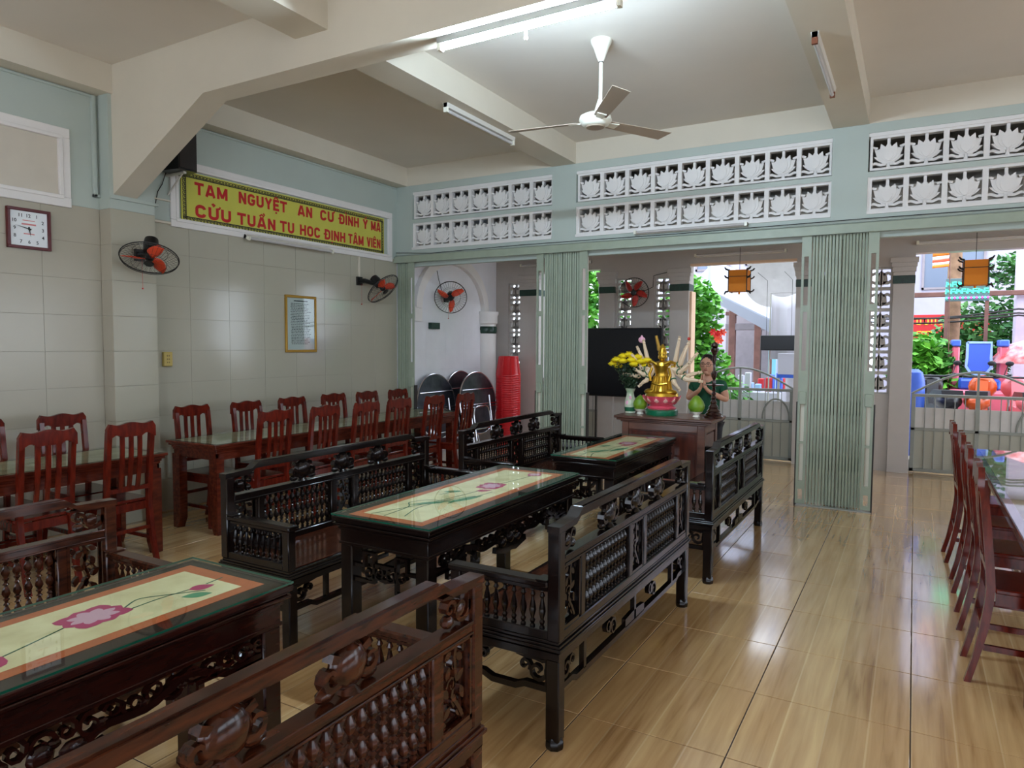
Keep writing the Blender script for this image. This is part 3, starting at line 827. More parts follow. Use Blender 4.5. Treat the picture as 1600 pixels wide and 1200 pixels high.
def make_table(label, rlabel, x0, x1, y0, y1, m, design):
    cx, cy = (x0+x1)/2, (y0+y1)/2
    W, L = x1-x0, y1-y0
    t = thing('low_table', label, 'table', (cx, cy, 0), group='glass topped low tables between the benches')
    a, l = W/2, L/2
    tb = MB()
    for (z0, z1, e) in ((0.708, 0.728, 0.0), (0.696, 0.708, -0.012), (0.684, 0.696, -0.004)):
        tb.bbox(-a+(-e), a+e, -l-e, l+e, z0, z1, 0.003)
    tb.build('tabletop', m, t)
    MB().bbox(-a+0.03, a-0.03, -l+0.03, l-0.03, 0.60, 0.684, 0.003).bbox(-a+0.022, a-0.022, -l+0.022, l-0.022, 0.664, 0.676, 0.002).bbox(-a+0.026, a-0.026, -l+0.026, l-0.026, 0.592, 0.606, 0.002).build('frieze', m, t)
    g = MB().bbox(-a+0.002, a-0.002, -l+0.002, l-0.002, 0.7315, 0.7385, 0.001).build('glass_top', m_glass, t)
    g['label'] = 'clear glass sheet'
    ge = MB()
    e_ = 0.0016
    ge.box(a-0.002, a-0.002+e_, -l, l, 0.732, 0.738).box(-a+0.002-e_, -a+0.002, -l, l, 0.732, 0.738).box(-a, a, l-0.002, l-0.002+e_, 0.732, 0.738).box(-a, a, -l+0.002-e_, -l+0.002, 0.732, 0.738)
    ge.build('glass_edge', m_glassedge, t)['label'] = 'green edge of the glass'
    lw = 0.072
    for sx in (-1, 1):
        for sy in (-1, 1):
            xx, yy = sx*(a-0.03-lw/2), sy*(l-0.03-lw/2)
            b = MB().bbox(xx-lw/2, xx+lw/2, yy-lw/2, yy+lw/2, 0.03, 0.594, 0.006)
            b.bbox(xx-lw/2-0.005, xx+lw/2+0.005, yy-lw/2-0.005, yy+lw/2+0.005, 0.0, 0.032, 0.006)
            b.build('leg', m, t)
    # long side aprons: cut carving hanging below the frieze
    for sx in (-1, 1):
        o = (sx*(a-0.05)-0.011, 0, 0)
        b = MB()
        n = 3
        ll = l - 0.03 - lw
        prof = [(-ll, 0.594)]
        N = 40
        low = []
        for i in range(N+1):
            y = -ll + 2*ll*i/N; u_ = abs(y)/ll
            d = 0.055 + 0.022*math.cos(u_*PI*5) + (0.06*max(0, 1-abs(u_-0.12)/0.25)) + 0.05*max(0, (u_-0.75)/0.25)
            low.append((y, 0.594-d))
        b.ribbon([(p[0], p[1]) for p in low], 0.022, 0.022, o, Yv, Zv, Xv)
        for k in range(-5, 6):
            y = k*ll/5.6
            z = 0.594-0.05
            b.ribbon(spiral(y, z, 0.036, 0.008, k*1.3, 1.25, 12), 0.013, 0.02, o, Yv, Zv, Xv)
            b.ribbon(spiral(y+ll/11, z+0.012, 0.03, 0.006, k*0.9+2, -1.2, 10), 0.012, 0.02, o, Yv, Zv, Xv)
            b.ell((o[0]+0.011, y+0.03, z-0.01), (0.014, 0.02, 0.013), 6, 5)
        for q in (-1, 1):
            b.ribbon([(q*ll, 0.50), (q*(ll-0.10), 0.50), (q*(ll-0.10), 0.46), (q*(ll-0.24), 0.46), (q*(ll-0.24), 0.52), (q*(ll-0.17), 0.52)], 0.016, 0.022, o, Yv, Zv, Xv)
            b.ribbon([(q*0.16, 0.48), (q*0.05, 0.455), (0, 0.462)], 0.03, 0.022, o, Yv, Zv, Xv)
            b.ell((o[0]+0.011, q*0.08, 0.50), (0.016, 0.04, 0.025), 8, 5)
        b.ell((o[0]+0.011, 0, 0.515), (0.02, 0.035, 0.035), 8, 6)
        b.build('side_apron', m, t)
    # end frets
    for sy in (-1, 1):
        o = (0, sy*(l-0.055)-0.011, 0)
        b = MB(); aa = a-0.03-lw
        b.ribbon([(-aa, 0.50), (-aa+0.06, 0.50), (-aa+0.06, 0.565), (-aa+0.12, 0.565), (-aa+0.12, 0.43), (-aa, 0.43)], 0.018, 0.022, o, Xv, Zv, Yv)
        b.ribbon([(aa, 0.50), (aa-0.06, 0.50), (aa-0.06, 0.565), (aa-0.12, 0.565), (aa-0.12, 0.40), (aa, 0.40)], 0.018, 0.022, o, Xv, Zv, Yv)
        b.ribbon([(-aa+0.12, 0.51), (aa-0.12, 0.51)], 0.02, 0.022, o, Xv, Zv, Yv)
        b.ribbon([(-aa+0.12, 0.46), (0, 0.445), (aa-0.12, 0.46)], 0.018, 0.022, o, Xv, Zv, Yv)
        for q in (-1, 1):
            b.ribbon(spiral(q*(aa-0.09), 0.47, 0.03, 0.008, 0, q*1.2, 10), 0.012, 0.02, o, Xv, Zv, Yv)
            b.ribbon(spiral(q*0.035, 0.475, 0.03, 0.008, PI/2, q*1.2, 10), 0.012, 0.02, o, Xv, Zv, Yv)
        b.build('end_fret', m, t)
    # the runner under the glass
    zr = 0.7285
    ru = thing('table_runner', rlabel, 'table runner', (cx, cy, zr), group='painted lotus runners under the table glass')
    rx0, rx1, ry0, ry1 = -a+0.055, a-0.085, -l+0.06, l-0.05
    MB().box(rx0, rx1, ry0, ry1, 0, 0.0006).build('border', m_clothor, ru)['label'] = 'orange border'
    MB().box(rx0+0.045, rx1-0.045, ry0+0.055, ry1-0.055, 0.0006, 0.0010).build('field', m_cloth, ru)['label'] = 'cream painted field'
    st, lf, p1, p2 = MB(), MB(), MB(), MB()
    mx_ = (rx0+rx1)/2; z = 0.0010
    for (fx, fy, s, r) in design['flowers']: lotus(p1, p2, mx_+fx, fy, s, r, z+0.0004)
    for (fx, fy, L_, W_, r) in design['buds']:
        pts = [(L_*math.cos(r)*i/6, L_*math.sin(r)*i/6, 0.05+math.sin(PI*(i/6)**0.8)) for i in range(7)]
        p1.ribbon([(mx_+fx+p[0], fy+p[1], p[2]) for p in pts], W_, 0.0003, (0, 0, z+0.0005), (1, 0, 0), (0, 1, 0), (0, 0, 1))
    for (fx, fy, L_, W_, r) in design['leaves']:
        pts = [(L_*math.cos(r)*i/6, L_*math.sin(r)*i/6, 0.05+math.sin(PI*i/6)) for i in range(7)]
        lf.ribbon([(mx_+fx+p[0], fy+p[1], p[2]) for p in pts], W_, 0.0003, (0, 0, z+0.0002), (1, 0, 0), (0, 1, 0), (0, 0, 1))
    for pts in design['stems']: stem_line(st, [(mx_+p[0], p[1]) for p in pts], 0.006, z+0.0003)
    p1.build('painted_petals', m_petal, ru); p2.build('painted_petal_hearts', m_petal2, ru)
    st.build('painted_stems', m_stem, ru); lf.build('painted_leaves', m_leafp, ru)
    return t
d1 = dict(flowers=[(-0.01, 0.27, 0.088, 0.2)], buds=[(0.06, 0.0, 0.1, 0.09, -1.2), (0.03, 0.555, 0.08, 0.05, 1.2)], leaves=[(0.07, 0.5, 0.09, 0.045, 1.0)],
          stems=[[(0.06, 0.0), (0.03, 0.1), (-0.01, 0.22)], [(0.02, 0.33), (-0.04, 0.42), (0.02, 0.50), (0.08, 0.58)], [(0.03, 0.33), (0.02, 0.45), (0.03, 0.555)], [(0.03, 0.62), (0.02, 0.69)]])
d2 = dict(flowers=[(0.02, 0.19, 0.085, 0.1), (0.07, 0.62, 0.05, 0.5)], buds=[(0.02, 0.03, 0.09, 0.05, 0.8)], leaves=[(-0.12, -0.08, 0.10, 0.05, 0.7), (0.05, -0.28, 0.24, 0.05, 1.3), (-0.09, -0.42, 0.22, 0.045, 0.9)],
          stems=[[(-0.13, -0.66), (-0.04, -0.4), (0.0, -0.2), (0.03, 0.03)], [(-0.05, -0.66), (-0.06, -0.45), (-0.13, -0.38), (-0.08, -0.28), (0.03, -0.25), (0.09, -0.15), (0.11, 0.05)], [(0.04, -0.62), (-0.02, -0.45), (0.02, -0.2), (0.1, -0.05), (0.06, -0.3)], [(-0.1, -0.15), (-0.05, 0.0), (-0.11, -0.05)], [(0.03, 0.25), (0.06, 0.45), (0.07, 0.58)]])
make_table('reddish dark glass topped low table nearest the camera, at the lower left', 'orange bordered runner painted with a large pink lotus on the nearest low table', -2.315, -1.785, 0.10, 1.64, m_redblack, d1)
make_table('black carved low table in the middle, between the second pair of benches', 'orange bordered runner painted with looping green stems on the middle low table', -2.36, -1.785, 2.40, 3.96, m_blackwood, d2)
make_table('black carved low table farthest back, standing before the altar table', 'orange bordered runner, half hidden by reflections, on the farthest low table', -2.275, -1.765, 4.53, 5.94, m_blackwood, d2)

# ------------------------------------------------------------------ red dining chairs and long tables
def make_chair(label):
    """local frame: back at x=0, sitter faces +x"""
    t = thing('dining_chair', label, 'chair')
    W = 0.335; D = 0.40; h = W/2
    def xb(z): return -0.055*((z-0.45)/0.55)**1.2 if z > 0.45 else -0.075*((0.45-z)/0.45)**1.6
    for sg in (-1, 1):
        pts = [(xb(z), z) for z in (0, 0.12, 0.25, 0.38, 0.45, 0.55, 0.7, 0.85, 0.94)]
        y0 = sg*(h-0.016)-0.016
        poly = [(p[0]-0.016*(0.8 if p[1] < 0.2 else 1), p[1]) for p in pts] + [(p[0]+0.018*(0.8 if p[1] < 0.2 else 1), p[1]) for p in reversed(pts)]
        MB().prism(poly, 0.032, (0, y0, 0), Xv, Zv, Yv).build('rear_leg', m_redwood, t)
        MB().bbox(D-0.038, D, sg*(h-0.017)-0.017, sg*(h-0.017)+0.017, 0, 0.43, 0.003).build('front_leg', m_redwood, t)
    # crest rail with dipped top and arched underside
    top, bot = [], []
    for i in range(17):
        u_ = -1+2*i/16
        z = 0.985 + 0.013*math.cos(u_*PI*1.9)*0.6 + (0.006 if abs(u_) < 0.9 else -0.012)
        if i in (0, 16): z -= 0.02
        top.append((u_*(h+0.004), z))
    for i in range(25):
        u_ = 1-2*i/24
        a = abs(u_)
        z = 0.900 + (0.018*math.cos((a-0.62)/0.2*PI/2) if abs(a-0.62) < 0.2 else 0) - (0.012 if a > 0.86 else 0)
        bot.append((u_*(h+0.004), z))
    MB().prism(top+bot, 0.026, (-0.066, 0, 0.0), Yv, Zv, Xv).build('crest_rail', m_redwood, t)
    for yy in (-0.062, 0.0, 0.062):
        pts = [(xb(z)-0.006 - 0.012*math.sin(PI*(z-0.55)/0.36), z) for z in (0.545, 0.62, 0.7, 0.78, 0.86, 0.91)]
        poly = [(p[0]-0.006, p[1]) for p in pts] + [(p[0]+0.006, p[1]) for p in reversed(pts)]
        MB().prism(poly, 0.03, (0, yy-0.015, 0), Xv, Zv, Yv).build('slat', m_redwood, t)
    lr = [(-h+0.03, 0.52), (h-0.03, 0.52), (h-0.03, 0.553), (0.06, 0.546), (0.03, 0.556), (-0.03, 0.556), (-0.06, 0.546), (-h+0.03, 0.553)]
    MB().prism(lr, 0.02, (-0.022, 0, 0), Yv, Zv, Xv).build('back_rail', m_redwood, t)
    MB().bbox(0.018, D+0.012, -h-0.004, h+0.004, 0.43, 0.452, 0.005).build('seat', m_redwood, t)
    ap = MB().box(0.02, D-0.04, -h+0.006, -h+0.022, 0.375, 0.43).box(0.02, D-0.04, h-0.022, h-0.006, 0.375, 0.43).box(D-0.03, D-0.012, -h+0.034, h-0.034, 0.375, 0.43).box(0.0, 0.016, -h+0.034, h-0.034, 0.375, 0.43)
    ap.build('seat_apron', m_redwood, t)
    for (z, a, b) in ((0.17, (xb(0.17)+0.016, -h+0.01), (D-0.036, -h+0.028)), (0.17, (xb(0.17)+0.016, h-0.028), (D-0.036, h-0.01))):
        MB().box(a[0], b[0], a[1], b[1], z-0.013, z+0.013).build('stretcher', m_redwood, t)
    MB().box(D-0.03, D-0.012, -h+0.034, h-0.034, 0.21, 0.236).build('stretcher', m_redwood, t)
    MB().box(xb(0.25)-0.009, xb(0.25)+0.009, -h+0.034, h-0.034, 0.237, 0.263).build('stretcher', m_redwood, t)
    return t
G1 = 'red wooden chairs around the long tables on the left'
G2 = 'red wooden chairs lined up along the right table'
ch0 = make_chair('red slat back chair back to us at the left table end nearest the pilaster')
ch0['group'] = G1
cspec = [(-4.635, 2.80, 0.02, None),
  (-4.665, 2.29, 0.03, 'red slat back chair with its back to us, second from the near table\'s right end'),
  (-4.665, 1.78, 0.0, 'red slat back chair back to us, cut off at the left edge of the picture'),
  (-4.52, 3.94, 0.0, 'red slat back chair, first along the near side of the table by the pilaster'),
  (-4.50, 4.47, 0.03, 'red slat back chair, second along the near side of the wall table'),
  (-4.46, 4.96, 0.02, 'red slat back chair, third along the near side of the wall table'),
  (-4.47, 5.45, -0.02, 'red slat back chair, fourth along the near side of the wall table'),
  (-4.42, 5.97, 0.05, 'red slat back chair, fifth along the near side, just left of the folded steel tables'),
  (-4.34, 6.44, 0.05, 'red slat back chair farthest along the near side, before the folded steel tables'),
  (-5.50, 2.86, PI, 'red slat back chair between wall and near table, left of the pilaster'),
  (-5.50, 2.30, PI, 'red slat back chair on the wall side, cut by the picture\'s left edge'),
  (-5.37, 3.86, PI, 'red slat back chair on the wall side, first after the pilaster'),
  (-5.33, 4.40, PI+0.03, 'red slat back chair on the wall side, just left of the gold framed notice'),
  (-5.36, 4.98, PI, 'red slat back chair on the wall side directly under the gold framed notice'),
  (-5.38, 5.58, PI-0.02, 'red slat back chair on the wall side, right of the gold framed notice'),
  (-5.33, 6.06, PI, 'red slat back chair on the wall side, next to last before the corner'),
  (-5.29, 6.56, PI+0.02, 'red slat back chair on the wall side closest to the corner gate')]
for (x, y, r, lb) in cspec:
    # our side chairs look towards the wall (-x), wall side chairs towards +x
    rot = r + PI
    if lb is None: place(ch0, (x, y, 0), rot, ch0['label'])
    else: place(copy_tree(ch0), (x, y, 0), rot, lb)
rspec = [(0.315, 5.96, 0.03, 'red chair farthest down the row at the right hand table, nearest the garden gate'),
  (0.335, 5.26, 0.0, 'red chair second from the far end of the right hand row'),
  (0.335, 4.60, -0.01, 'red chair second from the near end of the right hand row'),
  (0.335, 3.93, 0.0, 'red chair nearest us in the right hand row, cut by the picture\'s right edge')]
for (x, y, r, lb) in rspec:
    c = place(copy_tree(ch0), (x, y, 0), r, lb); c['group'] = G2

def long_table(label, x0, x1, y0, y1):
    t = thing('dining_table', label, 'table', ((x0+x1)/2, (y0+y1)/2, 0))
    a, l = (x1-x0)/2, (y1-y0)/2
    tb = MB()
    for (z0, z1, e) in ((0.71, 0.73, 0.0), (0.69, 0.71, 0.014), (0.672, 0.69, 0.03)):
        tb.bbox(-a+e, a-e, -l+e, l-e, z0, z1, 0.003)
    tb.build('tabletop', m_tabwood, t)
    fr = MB().box(-a+0.045, a-0.045, -l+0.045, -l+0.06, 0.60, 0.672).box(-a+0.045, a-0.045, l-0.06, l-0.045, 0.60, 0.672).box(-a+0.045, -a+0.06, -l+0.045, l-0.045, 0.60, 0.672).box(a-0.06, a-0.045, -l+0.045, l-0.045, 0.60, 0.672)
    fr.bbox(-a+0.038, a-0.038, -l+0.038, l-0.038, 0.655, 0.672, 0.002)
    fr.build('table_apron', m_tabwood, t)
    MB().bbox(-a+0.003, a-0.003, -l+0.003, l-0.003, 0.7315, 0.739, 0.001).build('glass_top', m_glass, t)['label'] = 'clear glass sheet'
    MB().box(-a+0.05, a-0.05, -l+0.05, l-0.05, 0.7302, 0.7308).build('cloth_under_glass', m_cloth2, t)['label'] = 'pale patterned cloth'
    for sx in (-1, 1):
        for sy in (-1, 1):
            xx = sx*(a-0.035); yy = sy*(l-0.035)
            pr = [(0, 0.0), (0.05, 0.0), (0.085, 0.08), (0.09, 0.30), (0.09, 0.62), (0, 0.62)]
            b = MB(); 
            b.prism([(sx*-p[0], p[1]) for p in pr], 0.07, (xx, yy if sy < 0 else yy-0.07, 0), Xv, Zv, Yv)
            b.build('leg', m_tabwood, t)
    return t
m_cloth2 = mat('pale_table_cloth', (188, 176, 146), 0.7, noise=0.3, scale=7, rgb2=(150, 142, 112))
long_table('long red wooden dining table at the left edge of the hall, ending before the pilaster', -5.33, -4.72, 1.25, 3.16)
long_table('long red wooden dining table running under the wall notice to the corner', -5.35, -4.72, 3.56, 6.95)
rt = long_table('long red wooden dining table at the right edge mirroring the garden', 0.42, 1.05, 3.52, 6.55)

# ------------------------------------------------------------------ altar table and what stands on it
alt = thing('altar_table', 'tall reddish brown altar table carrying the gilded statue', 'altar table', (-1.955, 6.36, 0))
MB().bbox(-0.455, 0.455, -0.26, 0.26, 0.86, 0.885, 0.006).bbox(-0.435, 0.435, -0.245, 0.245, 0.842, 0.86, 0.005).bbox(-0.40, 0.40, -0.225, 0.225, 0.826, 0.842, 0.004).build('altar_top', m_altar2, alt)
MB().box(-0.365, 0.365, -0.205, 0.205, 0.06, 0.826).build('body', m_altar, alt)
b = MB()
b.bbox(-0.385, -0.32, -0.225, -0.16, 0.0, 0.826).bbox(0.32, 0.385, -0.225, -0.16, 0.0, 0.826).bbox(-0.385, -0.32, 0.16, 0.225, 0.0, 0.826).bbox(0.32, 0.385, 0.16, 0.225, 0.0, 0.826)
b.bbox(-0.32, 0.32, -0.222, -0.2, 0.76, 0.826).bbox(-0.32, 0.32, -0.222, -0.2, 0.05, 0.11).bbox(0.362, 0.383, -0.16, 0.16, 0.76, 0.826).bbox(0.362, 0.383, -0.16, 0.16, 0.05, 0.11)
b.build('frame', m_altar2, alt)
b = MB().bbox(-0.30, 0.30, -0.216, -0.2, 0.13, 0.745, 0.008)
b.build('front_panel', m_altar, alt)
MB().bbox(0.36, 0.377, -0.14, 0.14, 0.13, 0.745, 0.006).build('side_panel', m_altar, alt)

ZA = 0.885
st = thing('statue', 'gilded many armed seated statue on a pink lotus pedestal', 'statue', (-2.035, 6.36, ZA))
MB().lathe([(0.145, 0), (0.15, 0.01), (0.15, 0.045), (0.135, 0.055)], seg=28).build('green_base', m_jade, st)
MB().lathe([(0.125, 0.055), (0.135, 0.07), (0.11, 0.085), (0.095, 0.10), (0.12, 0.125), (0.15, 0.155), (0.158, 0.175), (0.13, 0.178)], seg=28).build('lotus_pedestal', m_pink, st)
def petal_plate(k, n, r0, z0, r1, z1, w, B):
    a = 2*PI*k/n; 
    d = Vector((math.cos(a), math.sin(a), 0)); s_ = Vector((-math.sin(a), math.cos(a), 0))
    L = []
    for i in range(7):
        t = i/6; r = r0+(r1-r0)*t+0.008*math.sin(PI*t); z = z0+(z1-z0)*t; ww = w*math.sin(PI*(0.12+0.88*t)**0.8)*0.5
        L.append((r, z, max(ww, 0.001)))
    vs = []
    for (r, z, ww) in L:
        vs += [d*r - s_*ww + Vector((0, 0, z)), d*(r+0.008) + Vector((0, 0, z)), d*r + s_*ww + Vector((0, 0, z))]
    fs = []
    for i in range(6):
        fs += [(i*3, i*3+1, i*3+4, i*3+3), (i*3+1, i*3+2, i*3+5, i*3+4)]
    B.add(vs, fs)
for k in range(12):
    B = MB(); petal_plate(k, 12, 0.118, 0.10, 0.175, 0.182, 0.09, B); o = B.build('lotus_petal', m_pink, st)
    B = MB(); petal_plate(k, 12, 0.132, 0.115, 0.170, 0.165, 0.045, B); B.build('petal_light', m_pinkl, o)
gb = MB()
gb.lathe([(0.142, 0.178), (0.135, 0.205), (0.10, 0.225), (0.085, 0.26), (0.078, 0.31), (0.066, 0.35), (0.058, 0.38), (0.066, 0.42), (0.082, 0.46), (0.072, 0.49), (0.03, 0.505)], sx=1.1, seg=20)
for k in range(9):
    a = -PI/2 + (k-4)*0.32
    gb.tube([(0.10*math.cos(a)*1.1, 0.10*math.sin(a), 0.205), (0.088*math.cos(a)*1.1, 0.086*math.sin(a), 0.27), (0.066*math.cos(a)*1.1, 0.064*math.sin(a), 0.36)], 0.009, 6)
for sg in (-1, 1): gb.ell((sg*0.085, -0.045, 0.215), (0.075, 0.05, 0.032), 12, 6)
gb.build('gilded_robe', m_gold, st)
hd = MB().ell((0, -0.005, 0.545), (0.036, 0.038, 0.046), 14, 9).lathe([(0.02, 0.49), (0.018, 0.52)], seg=10)
hd.ell((0, -0.042, 0.542), (0.006, 0.008, 0.01), 6, 4); hd.ell((-0.038, 0, 0.54), (0.006, 0.01, 0.02), 6, 4); hd.ell((0.038, 0, 0.54), (0.006, 0.01, 0.02), 6, 4)
hd.build('gilded_head', m_gold, st)
MB().lathe([(0.04, 0.565), (0.043, 0.58), (0.035, 0.60), (0.028, 0.615), (0.03, 0.625), (0.018, 0.645), (0.006, 0.66)], seg=12).build('crown', m_gold, st)
rb = MB()
for sg in (-1, 1):
    rb.tube([(sg*0.03, -0.06, 0.47), (sg*0.09, -0.05, 0.50), (sg*0.13, -0.03, 0.485), (sg*0.12, -0.02, 0.455), (sg*0.09, -0.03, 0.45)], 0.014, 8)
    rb.tube([(sg*0.08, -0.06, 0.44), (sg*0.10, -0.075, 0.38), (sg*0.085, -0.08, 0.32)], 0.012, 8)
    rb.ribbon([(sg*0.08, 0.47), (sg*0.16, 0.51), (sg*0.17, 0.47), (sg*0.11, 0.40)], 0.02, 0.01, (0, 0.03, 0), Xv, Zv, Yv)
rb.tube([(-0.07, -0.075, 0.30), (0, -0.095, 0.285), (0.07, -0.075, 0.30)], 0.012, 8)
rb.build('gilded_ribbons', m_gold, st)
arms = [(-0.33, 0.37, -0.02), (-0.30, 0.45, 0.03), (-0.27, 0.53, 0.0), (-0.18, 0.66, 0.02), (-0.24, 0.60, 0.04), (-0.17, 0.29, -0.06), (-0.22, 0.41, -0.05),
        (0.35, 0.33, -0.02), (0.33, 0.40, 0.02), (0.30, 0.55, 0.03), (0.24, 0.65, 0.0), (0.20, 0.60, 0.04), (0.17, 0.27, -0.06), (0.15, 0.69, 0.03), (0.26, 0.48, -0.04)]
for (x, z, y) in arms:
    sg = 1 if x > 0 else -1
    sx_ = sg*0.07; sz = 0.45
    ex, ez = sx_ + (x-sx_)*0.62, sz + (z-sz)*0.45 - 0.06
    a_ = MB()
    P = [(sx_, 0.0+y*0.3, sz), ((sx_+ex)/2, y*0.5, (sz+ez)/2-0.006), (ex, y*0.8-0.01, ez), ((ex+x)/2, y-0.02, (ez+z)/2+0.004), (x, y-0.02, z)]
    a_.tube(P, 0.016, 8, rs=[0.027, 0.026, 0.023, 0.019, 0.013])
    dv = (Vector(P[4])-Vector(P[3])).normalized()
    hp = Vector(P[4])
    a_.ell(hp+dv*0.012, (0.016, 0.011, 0.017), 8, 6)
    for q in (-1.2, -0.4, 0.4, 1.2):
        sd = Vector((-dv.z, 0, dv.x))*q*0.006
        a_.tube([hp+dv*0.018+sd, hp+dv*0.034+sd*1.3, hp+dv*0.044+sd*1.2+Vector((0, -0.006, 0))], 0.0035, 5)
    a_.tube([hp+Vector((0, -0.006, 0)), hp+dv*0.012+Vector((0, -0.02, 0.004))], 0.004, 5)
    ao = a_.build('arm', m_cream2, st)
    MB().ring(Vector(P[2])*0.6+Vector(P[1])*0.4, Vector(P[2])-Vector(P[1]), 0.025, 0.006, 14, 5).build('bracelet', m_bracelet, ao)
MB().tube([(-0.04, 0.03, 0.60), (-0.075, 0.03, 0.74)], 0.012, 8, rs=[0.020, 0.013]).lathe([(0.02, 0), (0.02, 0.012)], (-0.045, 0.03, 0.615), seg=8).build('raised_sword', m_goldframe, st)
MB().ell((-0.215, 0.03, 0.70), (0.035, 0.02, 0.03), 10, 6).ell((-0.215, 0.03, 0.725), (0.012, 0.01, 0.02), 6, 5).build('held_lotus_bud', m_petal2, st)
MB().ell((0.245, 0.0, 0.71), (0.016, 0.014, 0.016), 8, 6).build('held_red_jewel', m_redf, st)

# vase of chrysanthemums
vs_ = thing('flower_vase', 'painted porcelain vase of yellow chrysanthemums on the altar\'s left end', 'vase', (-2.345, 6.36, ZA))
MB().lathe([(0.045, 0), (0.05, 0.006), (0.048, 0.03), (0.055, 0.07), (0.052, 0.11), (0.036, 0.17), (0.034, 0.20), (0.05, 0.235), (0.052, 0.238), (0.046, 0.236), (0.03, 0.20)], seg=20).build('vase_body', m_vase, vs_)
MB().ell((-0.01, -0.045, 0.10), (0.02, 0.01, 0.024), 8, 5).ell((0.015, -0.04, 0.15), (0.014, 0.008, 0.018), 8, 5).build('painted_rose', m_petal2, vs_)
MB().lathe([(0.05, 0.02), (0.0555, 0.045), (0.056, 0.06), (0.053, 0.055)], seg=14).build('painted_leaves', m_bracelet, vs_)
random.seed(3)
fo = MB()
for k in range(700):
    a = random.uniform(0, 2*PI); h_ = random.uniform(0.24, 0.46); r = random.uniform(0.01, 0.05 + (h_-0.24)*0.65)
    c = Vector((r*math.cos(a), r*math.sin(a), h_))
    u_ = Vector((random.uniform(-1, 1), random.uniform(-1, 1), random.uniform(-0.5, 1))).normalized()*0.03
    v_ = u_.cross(Vector((random.random(), random.random(), 0.3))).normalized()*0.011
    fo.add([c, c+u_*0.5+v_, c+u_, c+u_*0.5-v_], [(0, 1, 2, 3)])
tag(fo.build('foliage', m_leaf, vs_), kind='stuff')
heads = [(-0.18, 0, 0.46), (-0.13, -0.04, 0.50), (-0.09, 0.03, 0.535), (-0.14, 0.03, 0.44), (-0.06, -0.05, 0.49), (0.02, -0.04, 0.50), (0.07, 0.02, 0.53), (0.11, -0.03, 0.49), (0.05, -0.05, 0.46), (0.13, 0.02, 0.45), (-0.03, 0.03, 0.55), (0.01, 0.04, 0.52), (0.16, 0.0, 0.50)]
for k, (x, y, z) in enumerate(heads):
    MB().tube([(x*0.1, y*0.1, 0.22), (x*0.6, y*0.6, 0.36), (x, y, z-0.01)], 0.003, 5).build('stem', m_leaf, vs_)
    B = MB()
    for lay, (rr, zz, n) in enumerate(((0.056, 0.0, 20), (0.045, 0.010, 16), (0.03, 0.019, 11))):
        for i in range(n):
            a = 2*PI*i/n + lay*0.3
            d = Vector((math.cos(a), math.sin(a), 0)); s_ = Vector((-d.y, d.x, 0))
            c = Vector((x, y, z+zz)); up = Vector((0, 0, 0.012+lay*0.006))
            B.add([c, c+d*rr*0.6+s_*0.008, c+d*rr+up, c+d*rr*0.6-s_*0.008], [(0, 1, 2, 3)])
    B.ell((x, y, z+0.008), (0.046, 0.046, 0.024), 12, 7)
    B.build('flower_head', m_yellow, vs_)

def pomelo(x, y, label, s=1.0):
    d = thing('offering_dish', 'small white footed dish under the ' + label[1], 'dish', (x, y, ZA), group=None)
    MB().lathe([(0.032, 0), (0.034, 0.004), (0.026, 0.016), (0.03, 0.026), (0.052, 0.042), (0.056, 0.05), (0.05, 0.047), (0.03, 0.036)], seg=20).build('dish', m_porcelain, d)
    p = thing('pomelo', label[0], 'fruit', (x, y, ZA+0.038))
    MB().lathe([(0.02*s, 0), (0.05*s, 0.01), (0.069*s, 0.04*s), (0.071*s, 0.065*s), (0.058*s, 0.10*s), (0.036*s, 0.13*s), (0.018*s, 0.147*s), (0.008*s, 0.15*s)], seg=22).build('rind', m_pomelo, p)
    MB().lathe([(0.008, 0.148*s), (0.006, 0.158*s), (0.004, 0.16*s)], seg=6).build('stalk', m_bark, p)
pomelo(-2.235, 6.33, ('green pomelo standing between vase and statue', 'pomelo beside the vase'), 0.92)
pomelo(-1.70, 6.33, ('large green pomelo to the right of the statue, before the praying woman', 'large pomelo right of the statue'), 1.05)
cs = thing('candlestick', 'tall dark turned wooden candlestick on the altar\'s right end', 'candlestick', (-1.555, 6.36, ZA))
pr = [(0.085, 0), (0.088, 0.01), (0.07, 0.022), (0.075, 0.032), (0.055, 0.05), (0.06, 0.06), (0.04, 0.085), (0.045, 0.095), (0.024, 0.125), (0.03, 0.14), (0.016, 0.165), (0.026, 0.18), (0.014, 0.20), (0.022, 0.215), (0.012, 0.235), (0.02, 0.25), (0.012, 0.27)]
MB().lathe(pr, seg=20).build('turned_base', m_candle, cs)
MB().lathe([(0.012, 0.27), (0.016, 0.285), (0.085, 0.292), (0.09, 0.298), (0.085, 0.30), (0.02, 0.302)], seg=22).build('drip_plate', m_candle, cs)
MB().lathe([(0.014, 0.30), (0.02, 0.32), (0.012, 0.345), (0.024, 0.37), (0.028, 0.40), (0.012, 0.425), (0.011, 0.50), (0.018, 0.52), (0.014, 0.56), (0.034, 0.60), (0.036, 0.625), (0.02, 0.63)], seg=16).build('turned_stem', m_candle, cs)
MB().lathe([(0.02, 0.63), (0.034, 0.645), (0.03, 0.665), (0.01, 0.68)], seg=12).build('cup_top', m_candle, cs)

cb = MB().tube([(XL+0.05, YB-0.075, 2.70), (-5.3, YB-0.03, 2.672), (-4.0, YB-0.03, 2.690), (-2.2, YB-0.03, 2.684), (-0.45, YB-0.03, 2.694), (1.5, YB-0.03, 2.688), (3.0, YB-0.03, 2.69)], 0.004, 5)
tag(cb.build('cable', m_wire), 'long black cable lying along the top of the gate track', 'cable')
